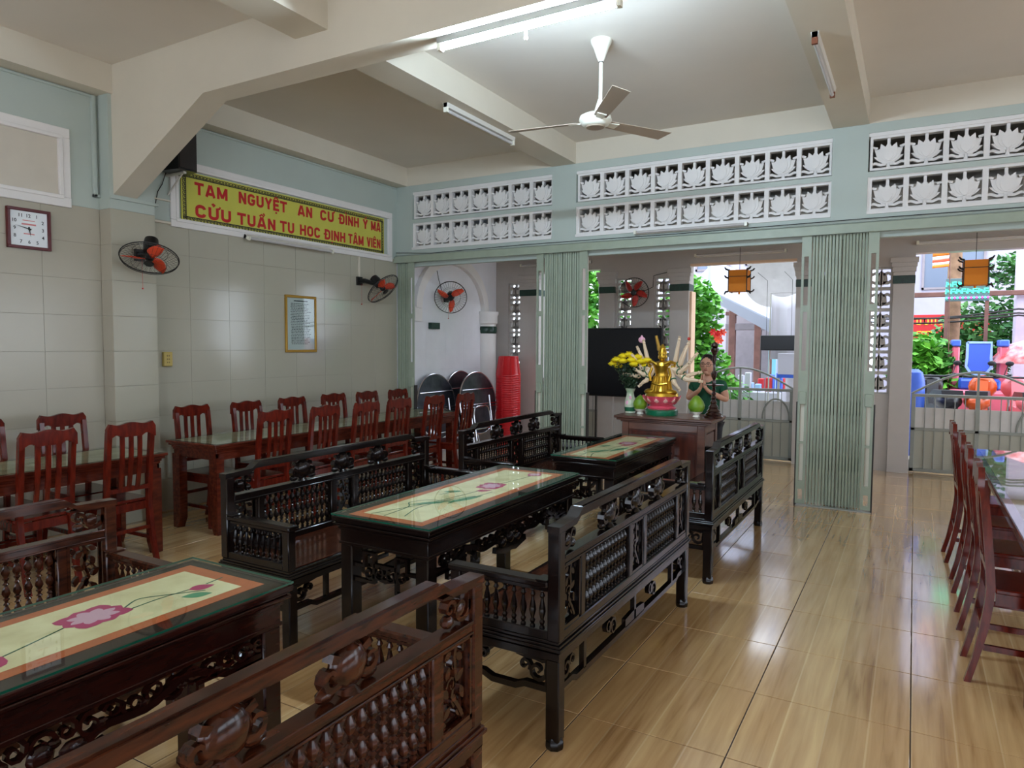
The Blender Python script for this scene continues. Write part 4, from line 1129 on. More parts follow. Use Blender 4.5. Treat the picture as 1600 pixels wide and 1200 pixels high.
# ------------------------------------------------------------------ the praying woman
def skinned(name, verts, edges, radii, m, parent, levels=2, root=0):
    me = bpy.data.meshes.new(name); me.from_pydata([tuple(v) for v in verts], edges, []); me.update()
    ob = bpy.data.objects.new(name, me); col.objects.link(ob)
    sk = ob.modifiers.new('s', 'SKIN'); sk.use_smooth_shade = True
    ly = me.skin_vertices[0].data
    for i, r in enumerate(radii):
        ly[i].radius = r if hasattr(r, '__len__') else (r, r)
        ly[i].use_root = (i == root)
    sb = ob.modifiers.new('b', 'SUBSURF'); sb.levels = levels; sb.render_levels = levels
    bpy.context.view_layer.update()
    dg = bpy.context.evaluated_depsgraph_get()
    me2 = bpy.data.meshes.new_from_object(ob.evaluated_get(dg)); me2.name = name
    bpy.data.objects.remove(ob)
    me2.polygons.foreach_set('use_smooth', [True]*len(me2.polygons))
    me2.materials.clear(); me2.materials.append(m)
    return link(name, me2, parent)
per = thing('person', 'person in a dark green T-shirt and glasses praying with joined palms behind the altar', 'person', (-1.90, 7.52, 0))
PV, PE, PR = [], [], []
def pv(x, y, z, r, frm=None):
    PV.append((x, y, z)); PR.append(r)
    if frm is not None: PE.append((frm, len(PV)-1))
    return len(PV)-1
pel = pv(0, 0, 0.74, (0.125, 0.095)); ab = pv(0, 0, 0.87, (0.11, 0.085), pel); che = pv(0, -0.005, 1.02, (0.125, 0.09), ab); sho = pv(0, 0, 1.13, (0.08, 0.065), che)
nk = pv(0, -0.015, 1.19, 0.045, sho); n2 = pv(0, -0.03, 1.235, 0.043, nk)
for sg in (-1, 1):
    hp = pv(sg*0.075, 0, 0.69, 0.085, pel); kn = pv(sg*0.08, -0.01, 0.39, 0.055, hp); cf = pv(sg*0.08, 0.01, 0.25, 0.05, kn); an = pv(sg*0.08, 0.015, 0.06, 0.032, cf); pv(sg*0.085, -0.11, 0.025, 0.026, an)
    s1 = pv(sg*0.15, 0, 1.115, 0.052, sho); e1 = pv(sg*0.205, -0.02, 0.955, 0.038, s1); w1 = pv(sg*0.05, -0.185, 1.06, 0.022, e1)
    pv(sg*0.022, -0.21, 1.10, 0.018, w1)
skinned('body', PV, PE, PR, m_skin, per)
# head: an egg with face features
hz = 1.325; hy = -0.045
h_ = MB().ell((0, hy, hz), (0.072, 0.086, 0.105), 20, 14).ell((0, hy-0.02, hz-0.07), (0.045, 0.05, 0.04), 14, 9)
h_.ell((0, hy-0.09, hz-0.01), (0.011, 0.016, 0.024), 8, 6)
for sg in (-1, 1): h_.ell((sg*0.073, hy+0.005, hz), (0.011, 0.02, 0.03), 8, 6)
head = h_.build('head', m_skin, per)
hr = MB().ell((0, hy+0.018, hz+0.025), (0.079, 0.088, 0.098), 20, 12).ell((0, hy+0.09, hz-0.02), (0.045, 0.04, 0.05), 12, 8)
hr.build('hair', m_hair, per)
ey = MB()
for sg in (-1, 1):
    ey.ell((sg*0.029, hy-0.082, hz+0.008), (0.011, 0.005, 0.0035), 8, 5)
    ey.ribbon([(sg*0.014, hz+0.03), (sg*0.03, hz+0.035), (sg*0.046, hz+0.029)], 0.005, 0.004, (0, hy-0.086, 0), Xv, Zv, Yv)
ey.build('eyes', m_hair, head)
MB().ell((0, hy-0.082, hz-0.048), (0.021, 0.008, 0.006), 10, 5).build('mouth', mat('lips', (168, 84, 80), 0.5), head)
gl = MB()
for sg in (-1, 1): 
    P = [(sg*0.03+0.024*math.cos(2*PI*i/16)*1.1, hy-0.096, hz+0.006+0.017*math.sin(2*PI*i/16)) for i in range(17)]
    gl.tube(P, 0.0022, 5, cap=False)
    gl.tube([(sg*0.056, hy-0.094, hz+0.01), (sg*0.077, hy-0.04, hz+0.012), (sg*0.077, hy+0.005, hz+0.01)], 0.0018, 5)
gl.tube([(-0.006, hy-0.098, hz+0.01), (0.006, hy-0.098, hz+0.01)], 0.002, 5)
gl.build('glasses', m_black, per)
# hands: palm and five fingers each, pressed together
for sg in (-1, 1):
    hv, he, hr_ = [], [], []
    def hvx(x, y, z, r, frm=None):
        hv.append((x, y, z)); hr_.append(r)
        if frm is not None: he.append((frm, len(hv)-1))
        return len(hv)-1
    x0 = sg*0.013
    a0 = hvx(sg*0.028, -0.203, 1.088, (0.016, 0.02)); a1 = hvx(x0, -0.215, 1.125, (0.011, 0.026), a0); a2 = hvx(x0, -0.218, 1.15, (0.010, 0.03), a1)
    for k, (dy, L) in enumerate(((-0.027, 0.066), (-0.009, 0.076), (0.009, 0.070), (0.026, 0.054))):
        f1 = hvx(x0, -0.218+dy, 1.165, 0.0085, a2); f2 = hvx(x0-sg*0.002, -0.217+dy*1.05, 1.165+L*0.5, 0.0075, f1); hvx(x0-sg*0.003, -0.214+dy*1.05, 1.165+L, 0.006, f2)
    t1 = hvx(x0+sg*0.004, -0.196, 1.13, 0.0095, a1); t2 = hvx(x0+sg*0.003, -0.178, 1.155, 0.0085, t1); hvx(x0-sg*0.002, -0.17, 1.18, 0.007, t2)
    skinned('hand', hv, he, hr_, m_skin, per, 1)
# T-shirt and trousers follow the body
PV, PE, PR = [], [], []
a = pv(0, 0, 0.76, (0.15, 0.115)); b_ = pv(0, 0, 0.88, (0.135, 0.105), a); c = pv(0, -0.005, 1.02, (0.145, 0.105), b_); s0 = pv(0, 0, 1.125, (0.10, 0.075), c); pv(0, -0.008, 1.165, (0.06, 0.055), s0)
for sg in (-1, 1):
    s1 = pv(sg*0.145, 0, 1.12, 0.062, s0); pv(sg*0.185, -0.012, 1.03, 0.058, s1)
skinned('shirt', PV, PE, PR, m_shirt, per)
PV, PE, PR = [], [], []
a = pv(0, 0, 0.74, (0.135, 0.105))
for sg in (-1, 1):
    q = pv(sg*0.08, 0, 0.68, 0.095, a); q2 = pv(sg*0.085, -0.01, 0.38, 0.068, q); pv(sg*0.085, 0.012, 0.10, 0.055, q2)
skinned('trousers', PV, PE, PR, m_trouser, per)

# black screen standing in the porch
sc_ = thing('display_screen', 'large black screen on a thin stand behind the altar flowers', 'screen', (-3.62, 9.45, 0))
MB().bbox(-0.575, 0.575, -0.02, 0.03, 0.80, 1.765, 0.006).build('panel', m_screen, sc_)
MB().bbox(-0.585, 0.585, -0.012, 0.035, 0.79, 1.775, 0.006).build('bezel', m_black, sc_)
MB().tube([(-0.4, 0.02, 0.0), (-0.4, 0.02, 0.8)], 0.015, 8).tube([(0.4, 0.02, 0.0), (0.4, 0.02, 0.8)], 0.015, 8).tube([(-0.4, -0.15, 0.015), (-0.4, 0.19, 0.015)], 0.015, 8).tube([(0.4, -0.15, 0.015), (0.4, 0.19, 0.015)], 0.015, 8).build('stand', m_dark, sc_)

# red plastic stools, stacked
m_stool = m_red
def stool_me():
    b = MB(); H_, r0, r1 = 0.30, 0.145, 0.19
    prof = [(r0, H_), (r0+0.006, H_-0.012), (r1-0.008, 0.03), (r1, 0.02), (r1, 0.0), (r1-0.006, 0.0), (r1-0.014, 0.02), (r0-0.004, H_-0.016)]
    b.lathe(prof, seg=4*5)
    for k in range(8):
        a = 2*PI*k/8
        b.tube([((r1)*math.cos(a), (r1)*math.sin(a), 0.02), ((r0+0.006)*math.cos(a), (r0+0.006)*math.sin(a), H_-0.01)], 0.005, 4)
    return b.mesh('stool', m_red)
sm_ = stool_me()
for k in range(32):
    o = link('plastic_stool', sm_, None, (-5.36, 9.22, 0.0 + 0.034*k))
    tag(o, 'red plastic stool %s' % ('topmost of the tall red stack in the porch corner' if k == 31 else 'at the bottom of the red stack in the porch corner' if k == 0 else 'inside the tall red stack in the porch corner, only its rim showing'), 'stool', 'red stools nested in one stack')

# round steel folding tables leaning on the porch wall
def folded_table(label, x, y, rz, H_=1.13, lean=0.12):
    t = thing('folding_table', label, 'table', (x, y, 0), rz, group='round steel tables folded against the porch wall')
    R_ = 0.46
    cz = H_-R_
    rot = Matrix.Rotation(-lean, 3, 'Y')
    def T(mb):
        mb.v = [tuple(rot @ Vector(v)) for v in mb.v]; return mb
    T(MB().lathe([(R_-0.012, -0.006), (R_-0.012, 0.006)], (0, 0, cz), Xv, seg=40)).build('round_top', mat('dull_steel_sheet', (96, 98, 108), 0.3, metal=0.8, noise=0.5, scale=6), t)
    T(MB().ring((0, 0, cz), Xv, R_-0.008, 0.012, 44, 8)).build('rim', m_chrome, t)
    b = MB()
    for z in (cz+0.20, cz-0.02, cz-0.06):
        w = math.sqrt(max(0, (R_-0.03)**2-(z-cz)**2))
        b.tube([(0.018, -w, z), (0.018, w, z)], 0.009, 8)
    T(b).build('cross_bar', m_chrome, t)
    for q in (-1, 1):
        T(MB().tube([(0.05, q*0.27, 0.04), (0.035, q*0.25, 0.2), (0.035, q*0.24, cz+0.1)], 0.012, 8)).build('leg', m_chrome, t)
    b = MB()
    b.tube([(0.045, -0.19, 0.14), (0.045, -0.2, 0.5), (0.045, -0.17, 0.6), (0.045, -0.1, 0.63), (0.045, 0.1, 0.63), (0.045, 0.17, 0.6), (0.045, 0.2, 0.5), (0.045, 0.19, 0.14)], 0.011, 8)
    b.tube([(0.045, -0.19, 0.3), (0.045, 0.19, 0.3)], 0.009, 8)
    T(b).build('inner_frame', m_chrome, t)
    for sg in (-1, 1): T(MB().lathe([(0.016, 0), (0.014, 0.05)], (0.05, sg*0.275, 0.0), seg=8)).build('rubber_foot', m_black, t)
    return t
folded_table('steel folding table leaning leftmost against the porch wall', -5.66, 7.90, 0.0)
folded_table('steel folding table leaning in the middle, mostly behind the right one', -5.70, 8.60, 0.0, 1.15)
folded_table('steel folding table leaning nearest the red stool stack', -5.44, 8.62, -0.05, 1.14)

# ------------------------------------------------------------------ things on the left wall
# clock
ck = thing('wall_clock', 'square maroon framed wall clock with a white face', 'clock', (XL, 2.825, 2.39))
b = MB()
q = 0.152
b.bbox(0.0, 0.03, -q, q, -q, -q+0.022, 0.003).bbox(0.0, 0.03, -q, q, q-0.022, q, 0.003).bbox(0.0, 0.03, -q, -q+0.022, -q+0.02, q-0.02, 0.003).bbox(0.0, 0.03, q-0.022, q, -q+0.02, q-0.02, 0.003)
b.build('frame', m_maroon, ck)
MB().box(0.0, 0.014, -q+0.01, q-0.01, -q+0.01, q-0.01).build('face', m_clock, ck)
for k in range(1, 13):
    a = PI/2 - 2*PI*k/12
    rr = 0.098 / max(abs(math.cos(a)), abs(math.sin(a)), 0.8)
    text_mesh(str(k), m_ink, ck, (0.0150, rr*math.cos(a)*1.0, rr*math.sin(a)), Yv, Zv, height=0.026, bold=0.02, name='numeral')
for z, w, hh in ((0.062, 0.085, 0.006), (0.034, 0.10, 0.012), (-0.038, 0.075, 0.008)):
    MB().box(0.0145, 0.0150, -w/2, w/2, z-hh/2, z+hh/2).build('faint_print', m_faintred, ck)
def hand(ang, L, w, nm, x):
    ca, sa = math.cos(ang), math.sin(ang)
    pts = [(-0.015*ca - w*sa*0.5, -0.015*sa + w*ca*0.5), (L*ca, L*sa), (-0.015*ca + w*sa*0.5, -0.015*sa - w*ca*0.5)]
    MB().prism(pts, 0.0015, (x, 0, 0), Yv, Zv, Xv).build(nm, m_ink, ck)
hand(PI - 0.22, 0.10, 0.009, 'minute_hand', 0.0175)
hand(-PI/2 + 0.16, 0.058, 0.012, 'hour_hand', 0.0195)
MB().lathe([(0.008, 0), (0.008, 0.004)], (0.016, 0, 0), Xv, seg=10).build('hand_pivot', m_ink, ck)

# blank framed recess at the upper left
w1 = MB()
for (d, x1) in ((0.0, 0.03), (0.035, 0.045)):
    pass
def frame_yz(b, y0, y1, z0, z1, w, x0, x1):
    b.bbox(x0, x1, y0, y1, z1-w, z1, 0.004).bbox(x0, x1, y0, y1, z0, z0+w, 0.004).bbox(x0, x1, y0, y0+w, z0+w, z1-w, 0.004).bbox(x0, x1, y1-w, y1, z0+w, z1-w, 0.004)
frame_yz(w1, 1.55, 3.14, 2.60, 3.215, 0.075, XL, XL+0.022)
frame_yz(w1, 1.61, 3.08, 2.66, 3.155, 0.03, XL+0.0, XL+0.034)
wo = w1.build('window_1', m_white); wo['kind'] = 'structure'
MB().box(XL, XL+0.006, 1.63, 3.06, 2.68, 3.135).build('recess_panel', m_cream, wo)
w2 = MB()
frame_yz(w2, 4.00, 7.09, 2.585, 3.20, 0.065, XL, XL+0.022)
frame_yz(w2, 4.05, 7.04, 2.635, 3.15, 0.03, XL+0.0, XL+0.032)
wo = w2.build('window_2', m_white); wo['kind'] = 'structure'

# banner
bn = thing('wall_sign', 'long yellow sign with bold red capitals and a black key border', 'sign', (XL+0.006, 5.52, 2.878))
BW, BH = 1.41, 0.228
MB().box(0, 0.012, -BW, BW, -BH, BH).build('board', m_signy, bn)
bb = MB()
def keys(y0, y1, z, horiz=True, s=0.036, flip=1):
    L = y1-y0; n = int(L/s); s = L/n; w = 0.0095
    for k in range(n):
        a = y0+k*s
        pts = [(a, 0), (a, 0.030), (a+s*0.72, 0.030), (a+s*0.72, 0.010), (a+s*0.36, 0.010), (a+s*0.36, 0.019)]
        if horiz: P = [(p[0], z+flip*p[1]) for p in pts]
        else: P = [(z+flip*p[1], p[0]) for p in pts]
        bb.ribbon(P, w, 0.0008, (0.012, 0, 0), Yv, Zv, Xv)
    if horiz: bb.ribbon([(y0, z), (y1, z)], w, 0.0008, (0.012, 0, 0), Yv, Zv, Xv)
    else: bb.ribbon([(z, y0), (z, y1)], w, 0.0008, (0.012, 0, 0), Yv, Zv, Xv)
keys(-BW+0.02, BW-0.02, BH-0.045); keys(-BW+0.02, BW-0.02, -BH+0.045, flip=-1)
keys(-BH+0.03, BH-0.03, -BW+0.045, False, flip=-1); keys(-BH+0.03, BH-0.03, BW-0.045, False)
bb.build('key_border', m_ink, bn)
X1 = 0.0122
def arc(cx, cy, rx, ry, a0, a1, n=10):
    return [(cx+rx*math.cos(math.radians(a0+(a1-a0)*i/n)), cy+ry*math.sin(math.radians(a0+(a1-a0)*i/n))) for i in range(n+1)]
SW = 0.2      # stroke weight against a cap height of 1
def glyph(ch):
    """strokes of a heavy condensed capital, cap height 1; returns (strokes, width)"""
    h = SW/2; w = 0.62
    a, b = h, w-h
    G = {
     'T': ([[(0, 1-h), (w, 1-h)], [(w/2, 0), (w/2, 1)]], w),
     'A': ([[(h*0.9, 0), (w*0.5+0.02, 1)], [(w+0.1-h*0.9, 0), (w*0.5+0.08, 1)], [(0.15, 0.26), (w-0.05, 0.26)]], w+0.1),
     'M': ([[(a, 0), (a, 1)], [(0.78-h, 0), (0.78-h, 1)], [(a+0.01, 1-0.02), (0.39, 0.12)], [(0.78-h-0.01, 1-0.02), (0.39, 0.12)]], 0.78),
     'N': ([[(a, 0), (a, 1)], [(b, 0), (b, 1)], [(a, 0.97), (b, 0.03)]], w),
     'G': ([arc(w/2, 0.69, w/2-h, 0.31-h, 10, 180) + arc(w/2, 0.31, w/2-h, 0.31-h, 180, 360), [(b, 0.31), (b, 0.48)], [(w/2, 0.46), (w, 0.46)]], w),
     'C': ([arc(w/2, 0.69, w/2-h, 0.31-h, 0, 180) + arc(w/2, 0.31, w/2-h, 0.31-h, 180, 360)], w),
     'O': ([arc(w/2, 0.69, w/2-h, 0.31-h, 0, 180) + arc(w/2, 0.31, w/2-h, 0.31-h, 180, 360) + [(w-h, 0.69)]], w),
     'U': ([[(a, 1)] + arc(w/2, 0.31, w/2-h, 0.31-h, 180, 360) + [(b, 1)]], w),
     'Y': ([[(0.02+h*0.6, 1), (w/2, 0.45)], [(w-0.02-h*0.6, 1), (w/2, 0.45)], [(w/2, 0), (w/2, 0.5)]], w),
     'E': ([[(a, 0), (a, 1)], [(0, 1-h), (0.52, 1-h)], [(0, h), (0.52, h)], [(0, 0.51), (0.48, 0.51)]], 0.52),
     'I': ([[(a, 0), (a, 1)]], SW),
     'H': ([[(a, 0), (a, 1)], [(b, 0), (b, 1)], [(a, 0.51), (b, 0.51)]], w),
     'V': ([[(h*0.9, 1), (w/2, 0)], [(w-h*0.9, 1), (w/2, 0)]], w),
     'D': ([[(a, 0), (a, 1)], [(0, 1-h), (0.3, 1-h)] + arc(0.3, 0.69, w-0.3-h, 0.31-h, 80, 0, 5) + arc(0.3, 0.31, w-0.3-h, 0.31-h, 0, -80, 5) + [(0.3, h), (0, h)]], w)}
    return G[ch]
MARKS = {'circ': [[(-0.17, 1.06), (0, 1.22), (0.17, 1.06)]], 'acute': [[(-0.04, 1.07), (0.12, 1.27)]], 'grave': [[(0.04, 1.07), (-0.12, 1.27)]],
         'grave2': [[(0.24, 1.18), (0.12, 1.36)]], 'tilde': [[(-0.18, 1.10), (-0.08, 1.2), (0.06, 1.11), (0.17, 1.21)]], 'dot': [[(-0.07, -0.2), (0.07, -0.2)]],
         'horn': [[(0.22, 0.95), (0.34, 1.0), (0.38, 1.16)]], 'hook': [[(-0.1, 1.22), (0.0, 1.30), (0.08, 1.22), (0.0, 1.14), (0.0, 1.06)]], 'bar': [[(-0.42, 0.51), (-0.02, 0.51)]]}
def word(letters, y0, z0, cap, width, parent):
    """letters: list of (char, marks...) ; y0,z0 lower left corner; cap height; total width"""
    gap = 0.09
    tot = sum(glyph(l[0])[1] for l in letters) + gap*(len(letters)-1)
    sx = width/tot; x = 0.0
    B = MB(); lay = 0
    for l in letters:
        st_, w = glyph(l[0])
        for s_ in st_:
            B.ribbon([((x+p[0])*sx + y0, p[1]*cap + z0) for p in s_], SW*(cap+sx)/2*1.0, 0.0012 + 0.00005*(lay % 7), (X1, 0, 0), Yv, Zv, Xv); lay += 1
        for mk in l[1:]:
            for s_ in MARKS[mk]:
                B.ribbon([((x+w/2+p[0])*sx + y0, p[1]*cap + z0) for p in s_], (0.12 if mk not in ('dot', 'bar') else 0.13)*(cap+sx)/2, 0.0012 + 0.00005*(lay % 7), (X1, 0, 0), Yv, Zv, Xv); lay += 1
        x += w + gap
    B.build('word', m_redtext, parent)
def W(s_):
    out = []
    for t_ in s_.split():
        p_ = t_.split('.'); out.append(tuple(p_))
    return out
for (ls, y0, y1, z0) in (('T A M', -1.30, -0.93, 0.018), ('N G U Y E.circ.dot T', -0.80, -0.17, 0.024), ('A N', -0.02, 0.20, 0.026), ('C U.horn', 0.32, 0.54, 0.030), ('D.bar I.grave N H', 0.63, 0.97, 0.032), ('Y.acute', 1.04, 1.13, 0.034), ('M A.tilde', 1.19, 1.37, 0.034),
                     ('C U.horn.hook U', -1.30, -0.89, -0.155), ('T U A.circ.grave2 N', -0.82, -0.33, -0.153), ('T U', -0.27, -0.07, -0.150), ('H O.dot C', 0.01, 0.32, -0.147), ('D.bar I.dot N H', 0.39, 0.73, -0.145), ('T A.circ M', 0.78, 1.05, -0.143), ('V I E.circ N', 1.11, 1.37, -0.141)):
    word(W(ls), y0*0.98, z0 + (0.018 if z0 > 0 else -0.014), 0.113, (y1-y0)*0.98, bn)

# framed notice
pc = thing('framed_notice', 'narrow gold framed text notice hanging on the tiled wall', 'picture frame', (XL, 5.54, 1.745))
b = MB(); frame_yz(b, -0.225, 0.225, -0.31, 0.31, 0.028, 0.0, 0.022); b.build('frame', m_goldframe, pc)
MB().box(0.0, 0.010, -0.2, 0.2, -0.285, 0.285).build('paper', m_paper, pc)
random.seed(11); b = MB()
for k in range(26):
    z = 0.22 - k*0.0175
    x0 = -0.15 + random.uniform(0, 0.02)
    x1 = random.uniform(0.08, 0.15)
    cur = x0
    while cur < x1:
        w = random.uniform(0.012, 0.035); b.box(0.010, 0.0103, cur, min(cur+w, x1), z-0.0035, z+0.0035); cur += w+0.007
b.box(0.010, 0.0103, -0.10, 0.10, 0.245, 0.256)
tag(b.build('lines_of_text', m_ink, pc), kind='stuff')
MB().box(0.013, 0.0145, -0.2, 0.2, -0.285, 0.285).build('glass', m_wglass, pc)

# socket
so = thing('power_socket', 'yellowed double socket beside the pilaster', 'socket', (XL, 3.935, 1.385))
MB().bbox(0, 0.032, -0.045, 0.045, -0.065, 0.065, 0.006).build('case', m_socket, so)
b = MB()
for z in (-0.03, 0.0, 0.03):
    b.box(0.032, 0.033, -0.012, -0.006, z-0.005, z+0.005).box(0.032, 0.033, 0.006, 0.012, z-0.005, z+0.005)
b.build('slots', m_ink, so)

# loudspeaker on its bracket
sp_ = thing('loudspeaker', 'black box loudspeaker on a bracket tucked behind the haunched beam', 'loudspeaker', (XL, 3.98, 3.02))
MB().prism([(0.06, -0.13), (0.30, -0.09), (0.30, 0.09), (0.06, 0.13)], 0.36, (0, 0, 0.02), Xv, Yv, Zv).build('cabinet', m_black, sp_)
MB().prism([(0.30, -0.085), (0.308, -0.08), (0.308, 0.08), (0.30, 0.085)], 0.33, (0, 0, 0.035), Xv, Yv, Zv).build('grille', m_dark, sp_)
MB().bbox(0.0, 0.26, -0.015, 0.015, 0.0, 0.02, 0.003).tube([(0.01, 0, -0.16), (0.22, 0, 0.0)], 0.008, 6).build('bracket', m_batten, sp_)
MB().tube([(0.03, -0.02, 0.05), (0.02, -0.06, -0.08), (0.015, -0.1, -0.15), (0.01, -0.13, -0.30)], 0.004, 5).build('cable', m_wire, sp_)

# conduits
cd = MB()
cd.tube([(XL+0.012, Y0, 3.527), (XL+0.012, 3.35, 3.527)], 0.010, 6).tube([(XL+0.012, 3.78, 3.527), (XL+0.012, YB-0.01, 3.527)], 0.010, 6)
tag(cd.build('conduit', m_green), 'thin pale conduit running along the left wall just under the ceiling beam', 'conduit')
cd = MB().bbox(XL, XL+0.03, 3.315, 3.345, 2.72, 3.535, 0.003).bbox(XL+0.0, XL+0.03, 3.315, 3.37, 2.72, 2.745, 0.003).bbox(-5.7215, -5.70, 3.36, 3.78, 2.705, 2.73, 0.003)
tag(cd.build('cable_trunking', m_green), 'pale trunking dropping down the left side of the pilaster and across its face', 'trunking')
cd = MB().bbox(XL, XL+0.018, 3.77, 7.1, 2.600, 2.622, 0.003).bbox(XL, XL+0.018, 6.46, 6.49, 2.33, 2.60, 0.003).bbox(XL, XL+0.018, 3.77, 4.02, 2.80, 2.815, 0.003)
tag(cd.build('cable_trunking', m_beam), 'white cable trunking under the yellow sign, dropping to the dark wall fan', 'trunking')

# fluorescent fittings
def batten(name, label, p0, p1, down, lit=False, double=False, w=0.05, group=None, rust=False):
    """fixture from p0 to p1; down = direction the tube faces"""
    p0, p1, dn = Vector(p0), Vector(p1), Vector(down).normalized()
    t = thing(name, label, 'light', (p0+p1)/2, group=group)
    c = (p0+p1)/2
    a, b_ = p0-c, p1-c; ax = (b_-a).normalized(); sd = ax.cross(dn)
    bx = MB(); L = (b_-a).length
    bx.prism([(-w/2, 0), (w/2, 0), (w*0.35, 0.035), (-w*0.35, 0.035)], L, a, sd, dn, ax)
    bx.build('batten', m_dgrey if lit else m_batten, t)
    offs = (-0.07, 0.045) if double else (0.0,)
    for of in offs:
        o = sd*of + dn*0.058
        MB().tube([a+ax*0.03+o, b_-ax*0.03+o], 0.014, 10).build('tube', m_tube_on if lit else m_tube_off, t)
        for (q, s_) in ((a, 1), (b_, -1)):
            MB().prism([(-0.018, 0.0), (0.018, 0.0), (0.018, 0.075), (-0.018, 0.075)], 0.025*s_, q+sd*of, sd, dn, ax).build('lamp_holder', m_rust if rust else m_ivory, t)
    if double:
        pass
    return t
lit = batten('fluorescent_light', 'lit tube light glowing white under the haunched cross beam', (-2.53, 3.50, 3.359), (-1.37, 3.50, 3.359), (0, 0, -1), True, False, w=0.05)
MB().tube([(0.0, 0.03, -0.03), (0.0, 0.03, -0.10)], 0.008, 6).ell((0, 0.03, -0.105), 0.012, 8, 5).build('starter', m_ivory, lit)
batten('fluorescent_light', 'unlit tube light under the ceiling beam left of the fan', (-3.46, 4.88, 3.545), (-3.46, 6.02, 3.545), (0, 0, -1), rust=False)
batten('fluorescent_light', 'unlit tube light with rusty ends under the ceiling beam right of the fan', (-0.62, 4.94, 3.545), (-0.62, 6.08, 3.545), (0.0, 0, -1), rust=True)
batten('fluorescent_light', 'unlit tube light below the yellow sign on the left wall', (XL+0.034, 4.78, 2.60), (XL+0.034, 5.96, 2.60), (1, 0, -0.4))
batten('fluorescent_light', 'unlit tube light on the green band above the gates', (-2.62, YB-0.001, 2.725), (-1.46, YB-0.001, 2.725), (0, -1, 0))
for (x0, lb) in ((-2.66, 'unlit tube light over the left doorway of the porch'), (-0.02, 'unlit tube light over the right doorway of the porch'), (-5.4, 'unlit tube light on the porch wall behind the gate stacks')):
    batten('fluorescent_light', lb, (x0, YF-0.001, 2.765), (x0+1.19, YF-0.001, 2.765), (0, -1, 0))
# added fill tubes behind the viewer; the list is empty, none built
for (x, y) in ():
    z = ZC - 0.001
    batten('fluorescent_light', 'added unseen fill tube in the part of the hall behind the viewer', (x-0.6, y, z), (x+0.6, y, z), (0, 0, -1), True, False, group='added fill tubes behind the viewer')

# ceiling fan
cf_ = thing('ceiling_fan', 'ivory three bladed ceiling fan hanging in the middle bay', 'fan', (-2.075, 4.905, ZC))
MB().lathe([(0.018, -0.155), (0.03, -0.13), (0.055, -0.06), (0.075, -0.02), (0.078, 0.0)], seg=22).build('canopy', m_ivory, cf_)
MB().tube([(0, 0, -0.14), (0, 0, -0.44)], 0.014, 10).tube([(0, 0, -0.43), (-0.035, 0.0, -0.53)], 0.02, 10).build('rod', m_ivory, cf_)
MB().tube([(0, 0, -0.145), (0, 0, -0.16)], 0.018, 10).build('shackle', m_dark, cf_)
mh = MB().lathe([(0.03, -0.515), (0.07, -0.522), (0.115, -0.545), (0.122, -0.575), (0.10, -0.605), (0.075, -0.618), (0.03, -0.62)], (-0.04, 0, 0), seg=26).build('motor_housing', m_ivory, cf_)
MB().lathe([(0.066, -0.626), (0.075, -0.616)], (-0.04, 0, 0), seg=22).build('bottom_cap', m_blade, mh)
for ang in (187, 307, 60):
    a = math.radians(ang); d = Vector((math.cos(a), math.sin(a), 0)); s_ = Vector((-d.y, d.x, 0)); tl = Vector((0, 0, 1))
    b = MB()
    sv = (s_*math.cos(0.2) - tl*math.sin(0.2))
    nv = d.cross(sv)
    b.prism([(0.13, -0.045), (0.70, -0.062), (0.675, 0.068), (0.13, 0.052)], 0.004, (-0.04, 0, -0.583), d, sv, nv)
    bl = b.build('blade', m_blade, cf_)
    MB().prism([(0.08, -0.02), (0.2, -0.035), (0.2, 0.035), (0.08, 0.02)], 0.006, Vector((-0.04, 0, -0.583))-nv*0.006, d, sv, nv).build('blade_arm', m_ivory, bl)

